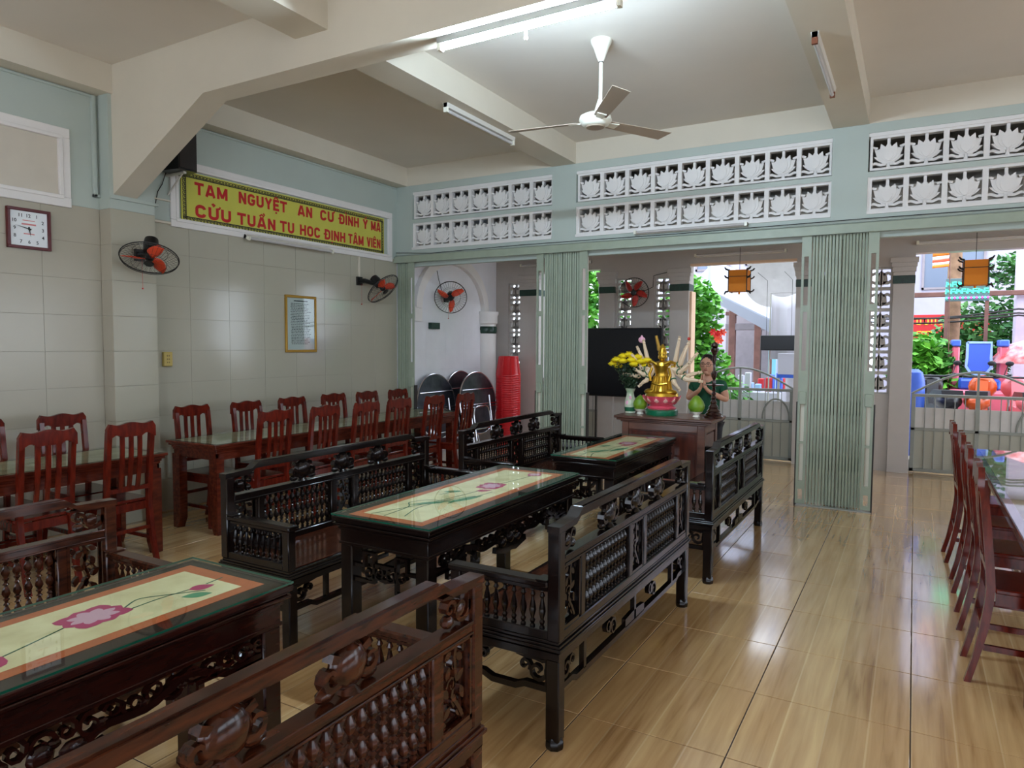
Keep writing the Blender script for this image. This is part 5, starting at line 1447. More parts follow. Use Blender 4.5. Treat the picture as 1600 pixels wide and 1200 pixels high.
# wall fans
def wall_fan(label, base, wall_n, hub, axis, R_, mblade, roll=0.0, nb=3, mguard=None, cord=True):
    base, hub, axis, wall_n = Vector(base), Vector(hub), Vector(axis).normalized(), Vector(wall_n).normalized()
    mguard = mguard or m_wire
    t = thing('wall_fan', label, 'fan', base)
    hub = hub - base
    up = Vector((0, 0, 1)); sd = axis.cross(up).normalized(); u2 = sd.cross(axis).normalized()
    b = MB()
    sw = wall_n.cross(up)
    b.prism([(-0.04, -0.05), (0.04, -0.05), (0.04, 0.05), (-0.04, 0.05)], 0.03, (0, 0, 0), sw, up, wall_n)
    b.tube([wall_n*0.02, wall_n*0.10 + up*0.0, hub - axis*0.12 - up*0.03, hub - axis*0.12 + up*0.01], 0.024, 8, rs=[0.03, 0.028, 0.026, 0.024])
    b.build('wall_bracket', m_black, t)
    MB().lathe([(0.03, -0.20), (0.052, -0.185), (0.060, -0.13), (0.055, -0.06), (0.035, -0.045)], hub, axis, seg=18).build('motor', m_black, t)
    gb_ = MB()
    gb_.ring(hub+axis*0.0, axis, R_, 0.005, 44, 6)
    gb_.ring(hub+axis*0.015, axis, R_*0.985, 0.003, 44, 5)
    g2 = MB()
    for k in range(36):
        a = 2*PI*k/36; d = sd*math.cos(a)+u2*math.sin(a)
        g2.tube([hub+axis*0.055+d*0.04, hub+axis*0.05+d*R_*0.6, hub+d*R_], 0.0011, 3, cap=False)
        g2.tube([hub-axis*0.055+d*0.04, hub-axis*0.05+d*R_*0.6, hub+d*R_], 0.0011, 3, cap=False)
    g2.ring(hub+axis*0.05, axis, R_*0.6, 0.0016, 36, 4).ring(hub-axis*0.05, axis, R_*0.6, 0.0016, 36, 4)
    gd = gb_.build('guard_ring', mguard, t)
    tag(g2.build('guard_wires', mguard, gd), kind='stuff')
    MB().lathe([(0.036, 0.05), (0.04, 0.056), (0.03, 0.064)], hub, axis, seg=16).build('front_badge', m_black, gd)
    for k in range(nb):
        a = roll + 2*PI*k/nb
        pts = []; 
        d = sd*math.cos(a)+u2*math.sin(a); e = -sd*math.sin(a)+u2*math.cos(a)
        vs = []; n = 8
        for i in range(n+1):
            r = 0.03 + (R_*0.88-0.03)*i/n; wv = 0.022 + 0.05*math.sin(PI*min(1, (i/n)*1.05)**0.9)*0.9 + 0.012*(i/n)
            sweep = 0.06*(i/n)**1.5
            for s_ in (-1, -0.33, 0.33, 1):
                vs.append(hub + d*r + e*(s_*wv*0.62 + sweep) + axis*(0.018*s_ + 0.004*(1-s_*s_)))
        fs = [(i*4+j, i*4+j+1, (i+1)*4+j+1, (i+1)*4+j) for i in range(n) for j in range(3)]
        m_ = MB().add(vs, fs).mesh('blade', mblade)
        o = link('blade', m_, t); so_ = o.modifiers.new('thick', 'SOLIDIFY'); so_.thickness = 0.003
    MB().lathe([(0.03, -0.03), (0.034, 0.0), (0.028, 0.02), (0.01, 0.03)], hub, axis, seg=14).build('hub', m_black, t)
    if cord:
        MB().tube([wall_n*0.05+Vector((0, 0, -0.04)), wall_n*0.05+Vector((0, 0, -0.27))], 0.0016, 4).ell(wall_n*0.05+Vector((0, 0, -0.28)), 0.008, 8, 5).build('pull_cord', m_redf, t)
    return t
wall_fan('orange bladed wall fan tilted down on the pilaster near the clock', (-5.722, 3.60, 2.27), (1, 0, 0), (-5.46, 3.53, 2.225), (0.26, -0.26, -0.68), 0.22, m_orange, 6.1)
wall_fan('dark wall fan with orange blades seen edge on near the far left corner', (XL, 6.475, 2.29), (1, 0, 0), (-5.60, 6.60, 2.20), (0.70, 0.10, -0.70), 0.22, m_orange, 0.4)
wall_fan('wall fan with curved orange blades inside the porch at left', (XL+0.01, 8.28, 2.18), (1, 0, 0), (-5.65, 8.10, 2.185), (0.55, -0.80, -0.28), 0.225, m_orange, 0.2)
wall_fan('red bladed wall fan on the porch pier above the black screen', (-3.42, YF, 2.27), (0, -1, 0), (-3.44, 9.42, 2.27), (0.18, -1, -0.15), 0.205, m_redf, 0.6, nb=5, cord=False)
cb = MB().tube([(-3.05, YF-0.01, 2.56), (-3.25, YF-0.01, 2.52), (-3.26, YF-0.01, 2.36), (-3.40, YF-0.02, 2.30)], 0.005, 5)
tag(cb.build('cable', m_wire), 'loose black cable running to the red wall fan in the porch', 'cable')
cb = MB().tube([(-5.86, 8.05, 2.62), (-5.85, 8.09, 2.45), (-5.86, 8.20, 2.25)], 0.005, 5)
tag(cb.build('cable', m_wire), 'thin black cable hanging to the porch fan at left', 'cable')

# ------------------------------------------------------------------ outer gates in the facade openings
def outer_gate(label, x0, x1, ring_x, mark):
    t = thing('metal_gate', label, 'gate', ((x0+x1)/2, YF+0.08, 0), group='low outer gates of the porch')
    a = (x1-x0)/2 - 0.01
    fr = MB()
    for xx in (-a, -0.02, a-0.045): fr.bbox(xx, xx+0.045, -0.02, 0.02, 0.02, 0.96, 0.003)
    fr.bbox(-a, a, -0.022, 0.022, 0.93, 0.965, 0.003).bbox(-a, a, -0.02, 0.02, 0.52, 0.555, 0.003).bbox(-a, a, -0.02, 0.02, 0.02, 0.06, 0.003)
    fr.build('gate_frame', m_ogate, t)
    tag(MB().tube([(-a+2*a*i/24, 0, 0.965+0.27*math.sin(PI*i/24)) for i in range(25)], 0.013, 8).build('arch_rail', m_ogate, t))
    MB().bbox(-0.012, 0.012, -0.012, 0.012, 0.965, 1.235, 0.002).build('arch_post', m_ogate, t)
    for (b0, b1) in ((-a+0.045, -0.02), (0.025, a-0.045)):
        MB().box(b0, b1, -0.004, 0.004, 0.06, 0.52).build('lower_sheet', m_frosted, t)
        MB().box(b0, b1, -0.003, 0.003, 0.555, 0.80).build('upper_sheet', m_frosted2, t)
        n = 6
        for k in range(1, n):
            xx = b0+(b1-b0)*k/n
            MB().tube([(xx, -0.012, 0.06), (xx, -0.012, 0.93)], 0.005, 5).build('bar', m_ogate, t)
    if ring_x is not None:
        b = MB().tube([(ring_x+0.17*math.cos(PI*i/20), -0.016, 0.56+0.27*math.sin(PI*i/20)) for i in range(21)], 0.012, 6)
        b.build('hoop', m_ogate, t)
    return t
m_frosted2 = mat('pale_gate_sheet', (206, 204, 200), 0.5, noise=0.1)
outer_gate('grey outer gate with a half hoop, in the doorway behind the praying woman', -2.73, -1.345, 0.47, True)
outer_gate('grey outer gate in the right doorway, beyond the row of chairs', -0.02, 1.345, 0.55, False)
outer_gate('grey outer gate behind the folding gates at left', -5.09, -4.07, None, False)

# hanging lanterns
def lantern(label, x, y, z):
    t = thing('lantern', label, 'lantern', (x, y, z), group='square orange lanterns hanging in the doorways')
    w, h = 0.105, 0.125
    MB().prism([(-w, -w), (w, -w), (w, w), (-w, w)], 2*h, (0, 0, -h), Xv, Yv, Zv).build('paper_body', m_lantern, t)
    for sx in (-1, 1):
        for sy in (-1, 1): MB().box(sx*w-0.005, sx*w+0.005, sy*w-0.005, sy*w+0.005, -h-0.01, h+0.01).build('corner_rod', m_dark, t)
    b = MB()
    for sx in (-1, 1):
        for z_ in (h, 0.03, -h):
            q = 0.5 if z_ < 0 else 1
            b.tube([(sx*w, -w, z_), (sx*(w+0.03), -w, z_+0.012*q*(1 if z_ > 0 else -1)), (sx*(w+0.045), -w, z_+0.035*(1 if z_ > 0 else -1))], 0.009, 6, rs=[0.012, 0.012, 0.007])
            b.tube([(sx*w, w, z_), (sx*(w+0.03), w, z_+0.01), (sx*(w+0.045), w, z_+0.03)], 0.009, 6)
    b.box(-w-0.004, w+0.004, -w-0.004, w+0.004, 0.045, 0.052)
    b.build('horned_frame', m_dark, t)
    MB().tube([(0, 0, h), (0, 0, 2.87-z)], 0.003, 5).build('cord', m_wire, t)
    MB().tube([(0, 0, -h), (0, 0, -h-0.03)], 0.012, 6).build('tassel', m_lantern, t)
lantern('orange paper lantern hanging in the left doorway, above the praying woman', -1.83, 8.6, 2.30)
lantern('orange paper lantern hanging in the right doorway before the street', 0.515, 8.6, 2.29)

# ------------------------------------------------------------------ the street outside
m_ground = mat('street_ground', (168, 162, 152), 0.9, noise=0.3, scale=2)
g = MB().box(-40, 60, YF+0.25, 60, -0.2, -0.08); struct('ground', g, m_ground); struct('pavement', MB().bbox(-8, 8, 10.1, 12.2, -0.08, 0.12, 0.01), mat('pavement', (170, 164, 156), 0.9, noise=0.2))
m_wallw = mat('street_white_wall', (158, 155, 172), 0.8, noise=0.05)
m_wallg = mat('street_grey_wall', (136, 128, 134), 0.85, noise=0.15)
m_wallm = mat('street_mauve_wall', (196, 186, 206), 0.8, noise=0.1)
m_win = mat('street_window', (96, 108, 128), 0.2)
m_brown = mat('street_brown_wood', (120, 82, 74), 0.7, noise=0.3)
m_awn = mat('awning_sheet', (150, 156, 172), 0.45, noise=0.1)
m_bluef = mat('blue_paint', (40, 86, 190), 0.4)
m_pole = mat('pale_steel_pole', (176, 192, 214), 0.4)
m_redsign = mat('red_banner', (196, 40, 46), 0.6)
m_yel = mat('yellow_lettering', (244, 196, 60), 0.6)
m_led = mat('green_led', (70, 250, 190), 0.4, emit=1.6)
m_ledr = mat('magenta_led', (240, 70, 200), 0.4, emit=1.4)
m_flago = mat('flag_orange', (240, 140, 50), 0.8)
m_flagw = mat('flag_white', (248, 236, 230), 0.8)
m_flagr = mat('flag_red', (236, 90, 60), 0.8)
m_tarp = mat('white_tarpaulin', (186, 186, 196), 0.6)
m_ride = mat('ride_pink', (224, 110, 132), 0.4)
m_rideb = mat('ride_blue', (70, 108, 214), 0.4)
m_ridel = mat('ride_pale_blue', (160, 200, 240), 0.4)
m_motor = mat('motorbike_black', (34, 34, 40), 0.35)
m_moto2 = mat('motorbike_orange', (230, 94, 34), 0.3)
m_moto3 = mat('motorbike_pink', (232, 120, 130), 0.3)
m_tyre = mat('tyre', (26, 26, 28), 0.8)

def leaves(n, c, r, m, size, seed, name='foliage', parent=None, flat=0.0):
    random.seed(seed); b = MB(); c = Vector(c)
    for k in range(n):
        d = Vector((random.gauss(0, 1), random.gauss(0, 1), random.gauss(0, 1))).normalized() * (random.random()**0.45)
        p = c + Vector((d.x*r[0], d.y*r[1], d.z*r[2]))
        u_ = Vector((random.uniform(-1, 1), random.uniform(-1, 1), random.uniform(-0.6, 0.6))).normalized()*size*random.uniform(0.6, 1.3)
        v_ = u_.cross(Vector((random.uniform(-1, 1), random.uniform(-1, 1), 1))).normalized()*size*0.32
        b.add([p-u_*0.5, p+v_, p+u_*0.5, p-v_], [(0, 1, 2, 3)])
    return tag(b.build(name, m, parent), kind='stuff')
def shrub(name, label, cat, base, blobs, m, size, seed, trunk=True):
    t = thing(name, label, cat, base)
    for i, (c, r, n) in enumerate(blobs): leaves(n, c, r, m, size, seed+i, parent=t)
    if trunk:
        top = blobs[0][0]
        MB().tube([(0, 0, 0), (top[0]*0.4, 0, top[2]*0.5), top], 0.05, 7, rs=[0.06, 0.045, 0.02]).build('trunk', m_bark, t)
    return t
p = at(1096, 500, 11.6)
tr_ = shrub('tree', 'bright green leafy tree at the left of the middle doorway', 'tree', (p.x-0.1, 11.6, -0.08),
      [((-0.1, 0, 2.05), (0.55, 0.5, 0.75), 1500), ((0.05, 0, 1.2), (0.55, 0.5, 0.6), 1100), ((0.25, 0, 0.7), (0.7, 0.4, 0.5), 900)], m_leafb, 0.15, 20)
random.seed(5)
p = at(1122, 525, 11.2)
rf = thing('red_flowers', 'cluster of red blooms on the tree in the middle doorway', 'flowers', p)
for k in range(7):
    a = 2*PI*k/7
    c = Vector((random.uniform(-0.08, 0.08), random.uniform(-0.05, 0.05), random.uniform(-0.09, 0.07)))
    B = MB()
    for i in range(6):
        q = 2*PI*i/6; d = Vector((math.cos(q), -0.4, math.sin(q))).normalized(); s_ = d.cross(Vector((0, 1, 0))).normalized()
        B.add([c, c+d*0.04+s_*0.02, c+d*0.075, c+d*0.04-s_*0.02], [(0, 1, 2, 3)])
    B.build('bloom', m_flagr if k % 2 else m_red, rf)
for (px, rr, Y, z1, lb) in ((1107, 0.03, 12.3, 3.6, 'thin pale steel pole by the leafy tree in the middle doorway'), (1220, 0.055, 12.6, 3.8, 'thick pale steel pole at the right of the middle doorway')):
    q = at(px, 480, Y)
    b = MB().lathe([(rr*1.6, 0), (rr*1.6, 0.02), (rr, 0.03), (rr, z1), (rr*0.5, z1+0.02)], seg=12)
    tag(b.build('street_pole', m_pole, None, (q.x, Y, -0.08)), lb, 'pole')
# houses across the street
def house(name, label, x0, x1, y0, y1, h, m, wins=(), roof=None, loc=None):
    t = thing(name, label, 'building', ((x0+x1)/2, (y0+y1)/2, -0.08))
    cx, cy = (x0+x1)/2, (y0+y1)/2
    MB().box(x0-cx, x1-cx, y0-cy, y1-cy, 0, h).build('walls', m, t)
    MB().bbox(x0-cx-0.12, x1-cx+0.12, y0-cy-0.12, y1-cy+0.1, h, h+0.12, 0.01).build('parapet', m_wallg, t)
    for (wx, wz, ww, wh) in wins:
        f = MB()
        X0 = wx-cx; yy = y0-cy
        f.box(X0, X0+ww, yy-0.04, yy+0.02, wz, wz+0.05).box(X0, X0+ww, yy-0.04, yy+0.02, wz+wh-0.05, wz+wh).box(X0, X0+0.05, yy-0.04, yy+0.02, wz, wz+wh).box(X0+ww-0.05, X0+ww, yy-0.04, yy+0.02, wz, wz+wh).box(X0+ww/2-0.02, X0+ww/2+0.02, yy-0.035, yy+0.02, wz, wz+wh)
        w_ = f.build('window', m_wallg, t)
        MB().box(X0+0.04, X0+ww-0.04, yy-0.012, yy+0.0, wz+0.04, wz+wh-0.04).build('pane', m_win, w_)
    return t
house('house', 'white walled house with sheet roof seen through the middle doorway', -6.2, -1.6, 19.0, 24.0, 6.0, m_wallw, [(-5.2, 3.6, 0.9, 0.8), (-3.9, 3.7, 0.8, 0.9), (-2.7, 4.0, 0.8, 0.9)])
house('house', 'pale multi storey house with tall panels seen through the right doorway', -0.9, 6.4, 20.0, 26.0, 8.0, m_wallw, [(0.1, 3.0, 1.3, 1.4), (2.4, 2.4, 0.8, 0.9), (3.4, 2.4, 0.8, 0.9), (0.0, 4.9, 1.4, 0.7), (2.2, 5.0, 1.2, 0.7)])
# open shed with brown posts in the middle doorway
sh = thing('shed', 'open timber stall with brown posts behind the middle doorway', 'shed', (at(1185, 500, 16).x, 16, -0.08))
for dx in (-0.55, 0.0, 0.75): MB().bbox(dx-0.07, dx+0.07, -0.07, 0.07, 0, 3.0, 0.01).build('post', m_brown, sh)
MB().bbox(-0.7, 1.3, -0.06, 0.06, 1.95, 2.1, 0.01).build('beam', m_wallg, sh)
MB().bbox(-0.7, 1.3, -0.06, 0.06, 2.28, 2.36, 0.01).build('beam', m_brown, sh)
MB().bbox(0.05, 0.72, 0.02, 0.04, 2.40, 2.95).build('blue_board', m_bluef, sh)
MB().bbox(-0.9, 1.3, 0.9, 1.0, 0, 2.9).build('rear_wall', m_wallg, sh)
MB().bbox(0.25, 0.75, -0.15, 0.3, 0.0, 1.85, 0.01).build('glass_cabinet', mat('teal_cabinet', (126, 190, 206), 0.2), sh)
# sloping sheet awning
a0, a1 = at(1083, 440, 13.8), at(1207, 500, 13.8)
aw = thing('awning', 'sloping metal sheet awning crossing the middle doorway', 'awning', (a0+a1)/2)
dd = (a1-a0)/2; dd = Vector((dd.x, 0, dd.z))
up_ = Vector((0, 0, 1))
b = MB()
b.add([-dd, dd, dd+Vector((0, 1.8, 0.6)), -dd+Vector((0, 1.8, 0.6)), -dd-up_*0.03, dd-up_*0.03, dd+Vector((0, 1.8, 0.57)), -dd+Vector((0, 1.8, 0.57))], [(0, 1, 2, 3), (7, 6, 5, 4), (0, 4, 5, 1), (1, 5, 6, 2), (2, 6, 7, 3), (3, 7, 4, 0)])
b.build('sheet', m_awn, aw)
b = MB(); b.add([-dd-up_*0.03, dd-up_*0.03, dd-up_*0.26, -dd-up_*0.17, -dd-up_*0.03+Vector((0, 0.05, 0)), dd-up_*0.03+Vector((0, 0.05, 0)), dd-up_*0.26+Vector((0, 0.05, 0)), -dd-up_*0.17+Vector((0, 0.05, 0))], [(0, 1, 2, 3), (7, 6, 5, 4), (0, 4, 5, 1), (1, 5, 6, 2), (2, 6, 7, 3), (3, 7, 4, 0)])
MB().tube([(dd.x*0.95, 0.1, dd.z-0.1), (dd.x*0.95, 0.1, -aw.location.z-0.08)], 0.03, 8).tube([(-dd.x*0.95, 0.1, -dd.z-0.1), (-dd.x*0.95, 0.1, -aw.location.z-0.08)], 0.03, 8).build('posts', m_brown, aw)
b.build('fascia', mat('awning_fascia', (132, 136, 148), 0.5), aw)
# round grey disc on an arm, concrete column, draped tarpaulin, black box, notice board
q = at(1209, 436, 12.2)
dk = thing('round_metal_disc', 'large round grey disc mounted high on the right of the middle doorway', 'disc', q)
MB().lathe([(0.0, 0.03), (0.18, 0.02), (0.35, -0.02), (0.46, -0.06), (0.465, -0.07), (0.3, -0.03), (0.0, 0.0)], (0, 0, 0), (0, 1, 0), seg=32).build('dish', mat('disc_grey', (150, 148, 148), 0.5, noise=0.15), dk)
MB().tube([(0, 0.03, 0), (0.1, 0.2, -0.3), (0.12, 0.42, -2.0)], 0.02, 8).build('arm', m_pole, dk)
q = at(1240, 440, 12.9)
tag(MB().lathe([(0.22, 0), (0.19, 4.2), (0.17, 5.0)], seg=18).build('concrete_column', mat('concrete', (178, 176, 176), 0.9, noise=0.2), None, (q.x+0.1, 12.9, -0.08)), 'round concrete column behind the grey disc', 'column')
q0, q1 = at(1206, 462, 11.6), at(1250, 562, 11.6)
b = MB(); n = 14; vs = []
for i in range(n+1):
    t_ = i/n; x = q0.x+(q1.x-q0.x+0.25)*t_
    top = q0.z - 0.05*math.sin(PI*((t_*2) % 1)) + 0.02
    for z, y in ((top, 0), (top-0.2, 0.04*math.sin(t_*12)), (q1.z+0.35, 0.06*math.sin(t_*15)), (q1.z, 0.05*math.sin(t_*11))): vs.append((x, 11.6+y, z))
for i in range(n):
    for j in range(3): b.f.append((i*4+j, (i+1)*4+j, (i+1)*4+j+1, i*4+j+1))
b.v = vs
tp = thing('tarpaulin', 'white tarpaulin hung in scallops at the right of the middle doorway', 'tarpaulin', (q0.x, 11.6, -0.08))
b.v = [(v[0]-q0.x, v[1]-11.6, v[2]+0.08) for v in b.v]
o = b.build('cloth', m_tarp, tp)
MB().tube([(-0.02, 0.03, 0.2), (-0.02, 0.03, q0.z+0.12), (q1.x-q0.x+0.27, 0.03, q0.z+0.12), (q1.x-q0.x+0.27, 0.03, 0.2)], 0.012, 6).build('pole_frame', m_grey, tp)
o.modifiers.new('t', 'SOLIDIFY').thickness = 0.01
q0, q1 = at(1189, 524, 10.6), at(1244, 548, 10.6)
bx_ = thing('black_sign_box', 'flat black box sign hung above the gate in the middle doorway', 'sign box', ((q0.x+q1.x)/2, 10.6, q1.z))
w_ = (q1.x-q0.x)/2; h_b = q0.z-q1.z
MB().bbox(-w_, w_, -0.04, 0.04, 0, h_b, 0.006).build('box', m_black, bx_)
MB().bbox(-w_+0.012, w_-0.012, -0.044, -0.039, 0.012, h_b-0.012).build('front', m_screen, bx_)
MB().tube([(-w_*0.7, 0, h_b), (-w_*0.7, 0, 1.0), (-w_*0.7, -0.72, 1.05)], 0.003, 5).tube([(w_*0.7, 0, h_b), (w_*0.7, 0, 1.0), (w_*0.7, -0.72, 1.05)], 0.003, 5).build('hangers', m_wire, bx_)
q0, q1 = at(1216, 552, 10.95), at(1246, 590, 10.95)
nb_ = thing('notice_board', 'white board with a blue foot strip below the black box sign', 'board', ((q0.x+q1.x)/2, 10.95, -0.08))
w_ = (q1.x-q0.x)/2
MB().bbox(-w_, w_, -0.02, 0.02, q1.z+0.12, q0.z+0.08, 0.004).build('panel', m_tarp, nb_)
MB().bbox(-w_, w_, -0.022, 0.02, q1.z+0.07, q1.z+0.12, 0.002).build('blue_strip', m_bluef, nb_)
MB().box(-w_, -w_+0.03, -0.015, 0.015, 0, q1.z+0.1).box(w_-0.03, w_, -0.015, 0.015, 0, q1.z+0.1).build('posts', m_grey, nb_)

# right doorway: pole, flag, LED sign, banner, bushes, ride, umbrella, motorbikes
q = at(1490, 470, 13.5)
up1 = thing('utility_pole', 'brown timber utility pole in the right doorway', 'pole', (q.x, 13.5, -0.08))
MB().lathe([(0.11, 0), (0.10, 2.5), (0.085, 5.5)], seg=12).build('pole', m_bark, up1)
MB().bbox(-0.9, 1.3, -0.12, -0.07, 2.42, 2.5, 0.01).build('cross_arm', m_brown, up1)
for (za, zb_, y) in ((2.05, 2.2, 13.35), (2.0, 2.05, 13.3), (2.12, 2.0, 13.25)):
    pts = [(q.x-1.75+5.2*i/14, y, za + (zb_-za)*i/14 - 0.10*math.sin(PI*((i/14*2) % 1.0001))) for i in range(15)]
    tag(MB().tube(pts, 0.014, 5).build('overhead_wire', m_wire), 'dark overhead wires sagging across the right doorway', 'wire', 'overhead wires crossing the right doorway')
q = at(1484, 430, 12.4)
fg = thing('flag', 'small orange and white striped flag on a leaning staff in the right doorway', 'flag', q)
MB().tube([(0.06, 0, -fg.location.z-0.08), (-0.01, 0, 0.42)], 0.008, 6).build('staff', m_brown, fg)
for k, (m_, z0, z1) in enumerate(((m_flago, 0.30, 0.40), (m_flagw, 0.25, 0.30), (m_flagr, 0.21, 0.25), (m_flagw, 0.17, 0.21), (m_flago, 0.13, 0.17))):
    vs = []; 
    for i in range(7):
        t_ = i/6; y = 0.02*math.sin(t_*6); dz = -0.02*t_
        vs += [(-0.01-0.22*t_, y, z0+dz), (-0.01-0.22*t_, y, z1+dz)]
    B = MB().add(vs, [(i*2, i*2+1, i*2+3, i*2+2) for i in range(6)])
    o = B.build('stripe', m_, fg); o.modifiers.new('t', 'SOLIDIFY').thickness = 0.003
q0, q1 = at(1478, 438, 12.9), at(1546, 462, 12.9)
ld = thing('led_sign', 'lit green lettering sign behind the right lantern', 'sign', ((q0.x+q1.x)/2, 12.9, (q0.z+q1.z)/2))
w_ = (q1.x-q0.x)/2
MB().bbox(-w_, w_, 0.0, 0.06, -0.2, 0.15, 0.004).build('backing', mat('led_backing', (84, 110, 116), 0.6), ld)
MB().box(-w_, -w_+0.05, 0.01, 0.05, -ld.location.z-0.08, -0.2).box(w_-0.05, w_, 0.01, 0.05, -ld.location.z-0.08, -0.2).build('posts', m_brown, ld)
for r_i, (z, n) in enumerate(((0.06, 7), (-0.05, 8))):
    for k in range(n):
        x = -w_+2*w_*(k+0.5)/n
        B = MB()
        B.ribbon([(x-0.03, z-0.035), (x-0.03, z+0.035), (x+0.02, z+0.035 if k % 2 else z+0.0)], 0.018, 0.012, (0, -0.012, 0), Xv, Zv, Yv).ribbon([(x-0.03, z), (x+0.025, z), (x+0.025, z-0.03)], 0.016, 0.012, (0, -0.012, 0), Xv, Zv, Yv)
        B.build('led_stroke', m_led, ld)
for k in range(16):
    x = -w_+2*w_*(k+0.5)/16
    MB().ell((x, -0.01, -0.15), 0.018, 6, 4).build('led_dot', m_ledr if k % 2 else m_led, ld)
q0, q1 = at(1424, 492, 15.5), at(1548, 535, 15.5)
rb_ = thing('red_banner', 'red banner with yellow lettering across the street in the right doorway', 'banner', ((q0.x+q1.x)/2, 15.5, q1.z))
w_ = (q1.x-q0.x)/2; hh = q0.z-q1.z
MB().bbox(-w_, w_, 0, 0.03, 0, hh).build('cloth', m_redsign, rb_)
MB().box(-w_, -w_+0.06, 0.03, 0.08, -rb_.location.z-0.08, hh).box(w_-0.06, w_, 0.03, 0.08, -rb_.location.z-0.08, hh).build('posts', m_brown, rb_)
random.seed(4)
for (z, n, hz_) in ((hh-0.13, 18, 0.11), (hh-0.36, 14, 0.08)):
    for k in range(n):
        x = -w_+0.1+(2*w_-0.2)*(k+0.5)/n
        if k % 5 == 4: continue
        MB().ribbon([(x-0.03, z-hz_/2), (x-0.03, z+hz_/2), (x+0.03, z+hz_/2), (x+0.03, z-hz_/2)] if k % 2 else [(x+0.03, z+hz_/2), (x-0.03, z+hz_/2), (x-0.03, z-hz_/2), (x+0.03, z-hz_/2)], 0.022, 0.006, (0, -0.006, 0), Xv, Zv, Yv).build('letter', m_yel, rb_)
p = at(1447, 540, 12.6)
shrub('shrub', 'bright green bush at the left of the right doorway', 'shrub', (p.x-0.05, 12.6, -0.08), [((0, 0, 1.35), (0.45, 0.4, 0.5), 1300), ((0.1, 0, 0.9), (0.5, 0.4, 0.4), 900)], m_leafb, 0.15, 40)
p = at(1560, 520, 14.6)
shrub('shrub', 'darker green hedge behind the blue ride seat in the right doorway', 'shrub', (p.x, 14.6, -0.08), [((0, 0, 1.75), (1.0, 0.5, 0.75), 2200), ((-0.9, 0, 1.2), (0.8, 0.5, 0.6), 1200), ((0.4, 0, 2.9), (0.7, 0.5, 0.35), 600)], m_leafc, 0.14, 60)
p = at(1592, 540, 13.6)
tag(MB().bbox(-0.13, 0.13, -0.13, 0.13, 0, 3.2, 0.015).build('gate_pillar', m_wallm, None, (p.x+0.05, 13.6, -0.08)), 'mauve grey pillar at the right edge of the right doorway', 'pillar')
# child ride seat
p = at(1529, 575, 12.6)
rd = thing('ride_seat', 'blue and pink childrens ride with a pale blue seat back beyond the right gate', 'ride', (p.x, 12.6, -0.08))
b = MB().prism([(-0.13, 1.25), (0.13, 1.25), (0.145, 1.55), (0.15, 1.68), (-0.15, 1.68), (-0.145, 1.55)], 0.06, (0, 0, 0), Xv, Zv, Yv)
b.build('seat_back', m_rideb, rd)
b = MB().ribbon([(-0.15, 1.68), (-0.15, 1.45), (-0.16, 1.32), (-0.1, 1.22), (0, 1.20), (0.1, 1.22), (0.16, 1.32), (0.15, 1.45), (0.15, 1.68), (-0.15, 1.68)], 0.035, 0.08, (0, -0.01, 0), Xv, Zv, Yv)
b.build('seat_rim', m_ridel, rd)
for sg in (-1, 1):
    MB().bbox(sg*0.3-0.05, sg*0.3+0.05, -0.1, 0.35, 0.9, 1.62, 0.02).build('side_column', m_ride, rd)
    MB().bbox(sg*0.3-0.06, sg*0.3+0.06, -0.12, 0.37, 1.62, 1.72, 0.015).build('side_cap', m_rideb, rd)
MB().bbox(-0.26, 0.26, -0.3, 0.3, 0.98, 1.14, 0.03).build('seat_cushion', m_bluef, rd)
MB().bbox(-0.4, 0.4, -0.4, 0.4, 0.0, 0.98, 0.04).build('base', m_ride, rd)
# umbrella / covered stall in red and white
p = at(1592, 578, 12.7)
um = thing('parasol', 'faded red parasol with white print beyond the right gate', 'parasol', (p.x+0.12, 12.7, -0.08))
b = MB()
for k in range(8):
    a, a2 = 2*PI*k/8, 2*PI*(k+1)/8
    b.add([(0, 0, 1.74), (0.3*math.cos(a), 0.3*math.sin(a), 1.64), (0.3*math.cos(a2), 0.3*math.sin(a2), 1.64), (0.52*math.cos(a), 0.52*math.sin(a), 1.38), (0.52*math.cos(a2), 0.52*math.sin(a2), 1.38)], [(0, 1, 2), (1, 3, 4, 2)])
o = b.build('canopy', mat('faded_red_cloth', (226, 74, 82), 0.7, noise=0.5, scale=9, rgb2=(246, 200, 204)), um); o.modifiers.new('t', 'SOLIDIFY').thickness = 0.008
MB().tube([(0, 0, 0), (0, 0, 1.76)], 0.02, 8).build('pole', m_pole, um)
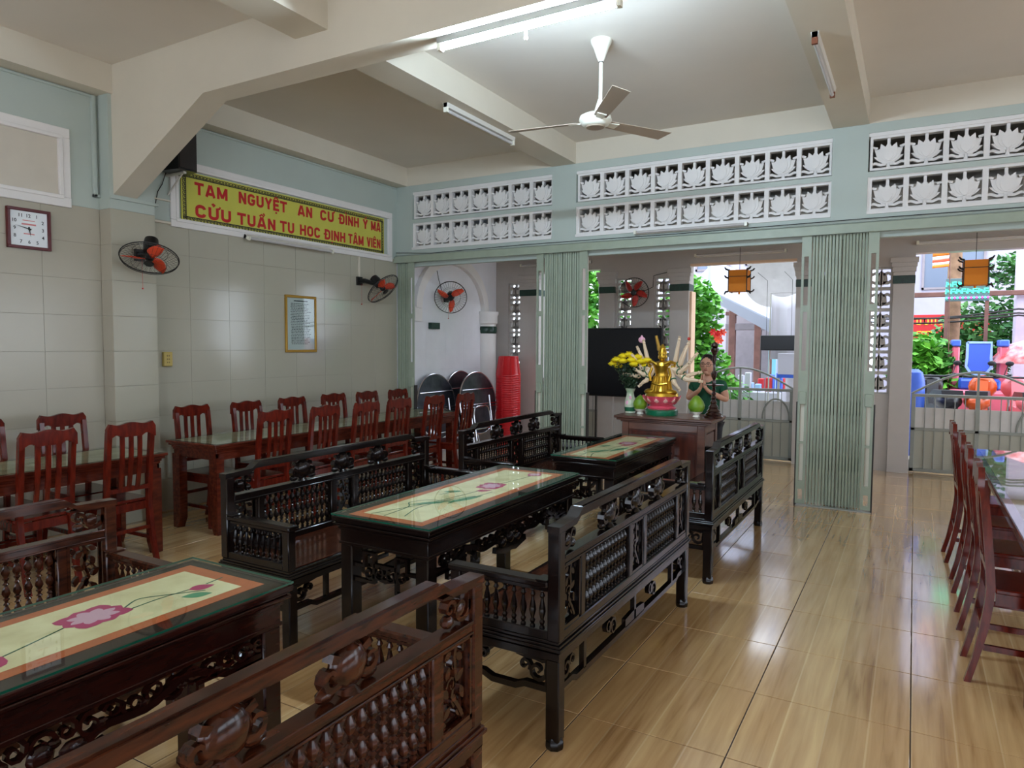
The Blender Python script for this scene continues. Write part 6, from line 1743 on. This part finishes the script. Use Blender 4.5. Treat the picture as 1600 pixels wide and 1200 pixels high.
def motorbike(label, x, y, rz, mb_):
    t = thing('motorbike', label, 'motorbike', (x, y, 0.12), rz, 'motorbikes parked beyond the right gate')
    for wx in (-0.62, 0.62):
        w_ = MB().ring((wx, 0, 0.29), (0, 1, 0), 0.25, 0.045, 28, 8).build('wheel', m_tyre, t)
        MB().lathe([(0.05, -0.05), (0.05, 0.05)], (wx, 0, 0.29), (0, 1, 0), seg=12).ring((wx, 0, 0.29), (0, 1, 0), 0.2, 0.012, 24, 5).build('rim', m_chrome, w_)
    MB().prism([(-0.75, 0.62), (-0.2, 0.55), (0.1, 0.35), (0.35, 0.5), (0.5, 0.85), (0.38, 0.95), (0.2, 0.62), (-0.05, 0.62), (-0.2, 0.72), (-0.8, 0.78)], 0.14, (0, -0.07, 0), Xv, Zv, Yv).ell((0.5, 0, 0.86), (0.13, 0.17, 0.16), 12, 8).ell((0.62, 0, 0.5), (0.2, 0.07, 0.1), 12, 7).ell((-0.55, 0, 0.72), (0.32, 0.15, 0.12), 12, 8).build('fairing', mb_, t)
    MB().prism([(-0.8, 0.78), (-0.2, 0.72), (-0.05, 0.76), (-0.2, 0.84), (-0.75, 0.86)], 0.24, (0, -0.12, 0), Xv, Zv, Yv).build('saddle', m_motor, t)
    MB().tube([(0.62, 0.07, 0.29), (0.42, 0.07, 0.95)], 0.02, 7).tube([(0.62, -0.07, 0.29), (0.42, -0.07, 0.95)], 0.02, 7).build('fork', m_chrome, t)
    MB().tube([(0.28, -0.33, 1.04), (0.38, -0.15, 1.0), (0.40, 0.15, 1.0), (0.28, 0.33, 1.04)], 0.016, 7).build('handlebar', m_motor, t)
    MB().ell((0.47, 0, 0.92), (0.08, 0.1, 0.08), 12, 8).build('headlamp', m_chrome, t)
    for sg in (-1, 1): MB().tube([(0.36, sg*0.24, 1.02), (0.36, sg*0.28, 1.16)], 0.006, 5).ell((0.36, sg*0.30, 1.19), (0.015, 0.05, 0.035), 8, 5).build('mirror', m_motor, t)
    MB().prism([(-0.2, 0.2), (0.15, 0.2), (0.15, 0.42), (-0.15, 0.42)], 0.22, (0, -0.11, 0), Xv, Zv, Yv).build('engine', m_dark, t)
for (px, Y, rz, m_, lb) in ((1466, 11.2, 1.75, m_motor, 'black motorbike parked leftmost beyond the right gate'), (1532, 11.2, 1.45, m_moto2, 'orange motorbike parked in the middle beyond the right gate'), (1598, 11.25, 1.62, m_moto3, 'pink motorbike parked rightmost beyond the right gate')):
    p = at(px, 600, Y); motorbike(lb, p.x, Y, rz, m_)
p = at(915, 460, 12.4)
shrub('tree', 'bright green tree glimpsed between the gate stack and the porch pier', 'tree', (p.x-0.2, 12.4, -0.08),
      [((0.1, 0, 2.5), (1.1, 0.6, 1.0), 2600), ((0, 0, 1.3), (1.0, 0.6, 0.8), 1500)], m_leafb, 0.16, 80)
p = at(1428, 590, 10.5)
tag(MB().lathe([(0.12, 0), (0.13, 0.3), (0.13, 0.95), (0.10, 1.08), (0.05, 1.12)], seg=16).build('drum', m_rideb, None, (p.x, 10.5, 0.12)), 'blue drum at the foot of the bush just beyond the right gate', 'drum')
p = at(1172, 590, 12.4)
st2 = thing('street_stall', 'low stall of coloured goods beyond the gate, right of the praying woman', 'stall', (p.x, 12.4, -0.08))
MB().bbox(-0.55, 0.55, -0.3, 0.3, 0, 0.85, 0.02).build('counter', m_tarp, st2)
random.seed(9)
for k in range(14):
    x = -0.5+1.0*(k % 7)/6; y = -0.15+0.25*(k//7); hh = random.uniform(0.12, 0.34)
    MB().bbox(x-0.05, x+0.05, y-0.05, y+0.05, 0.85, 0.85+hh, 0.012).build('parcel', [m_rideb, m_red, m_leafb, m_tarp, m_ridel, m_redsign][k % 6], st2)
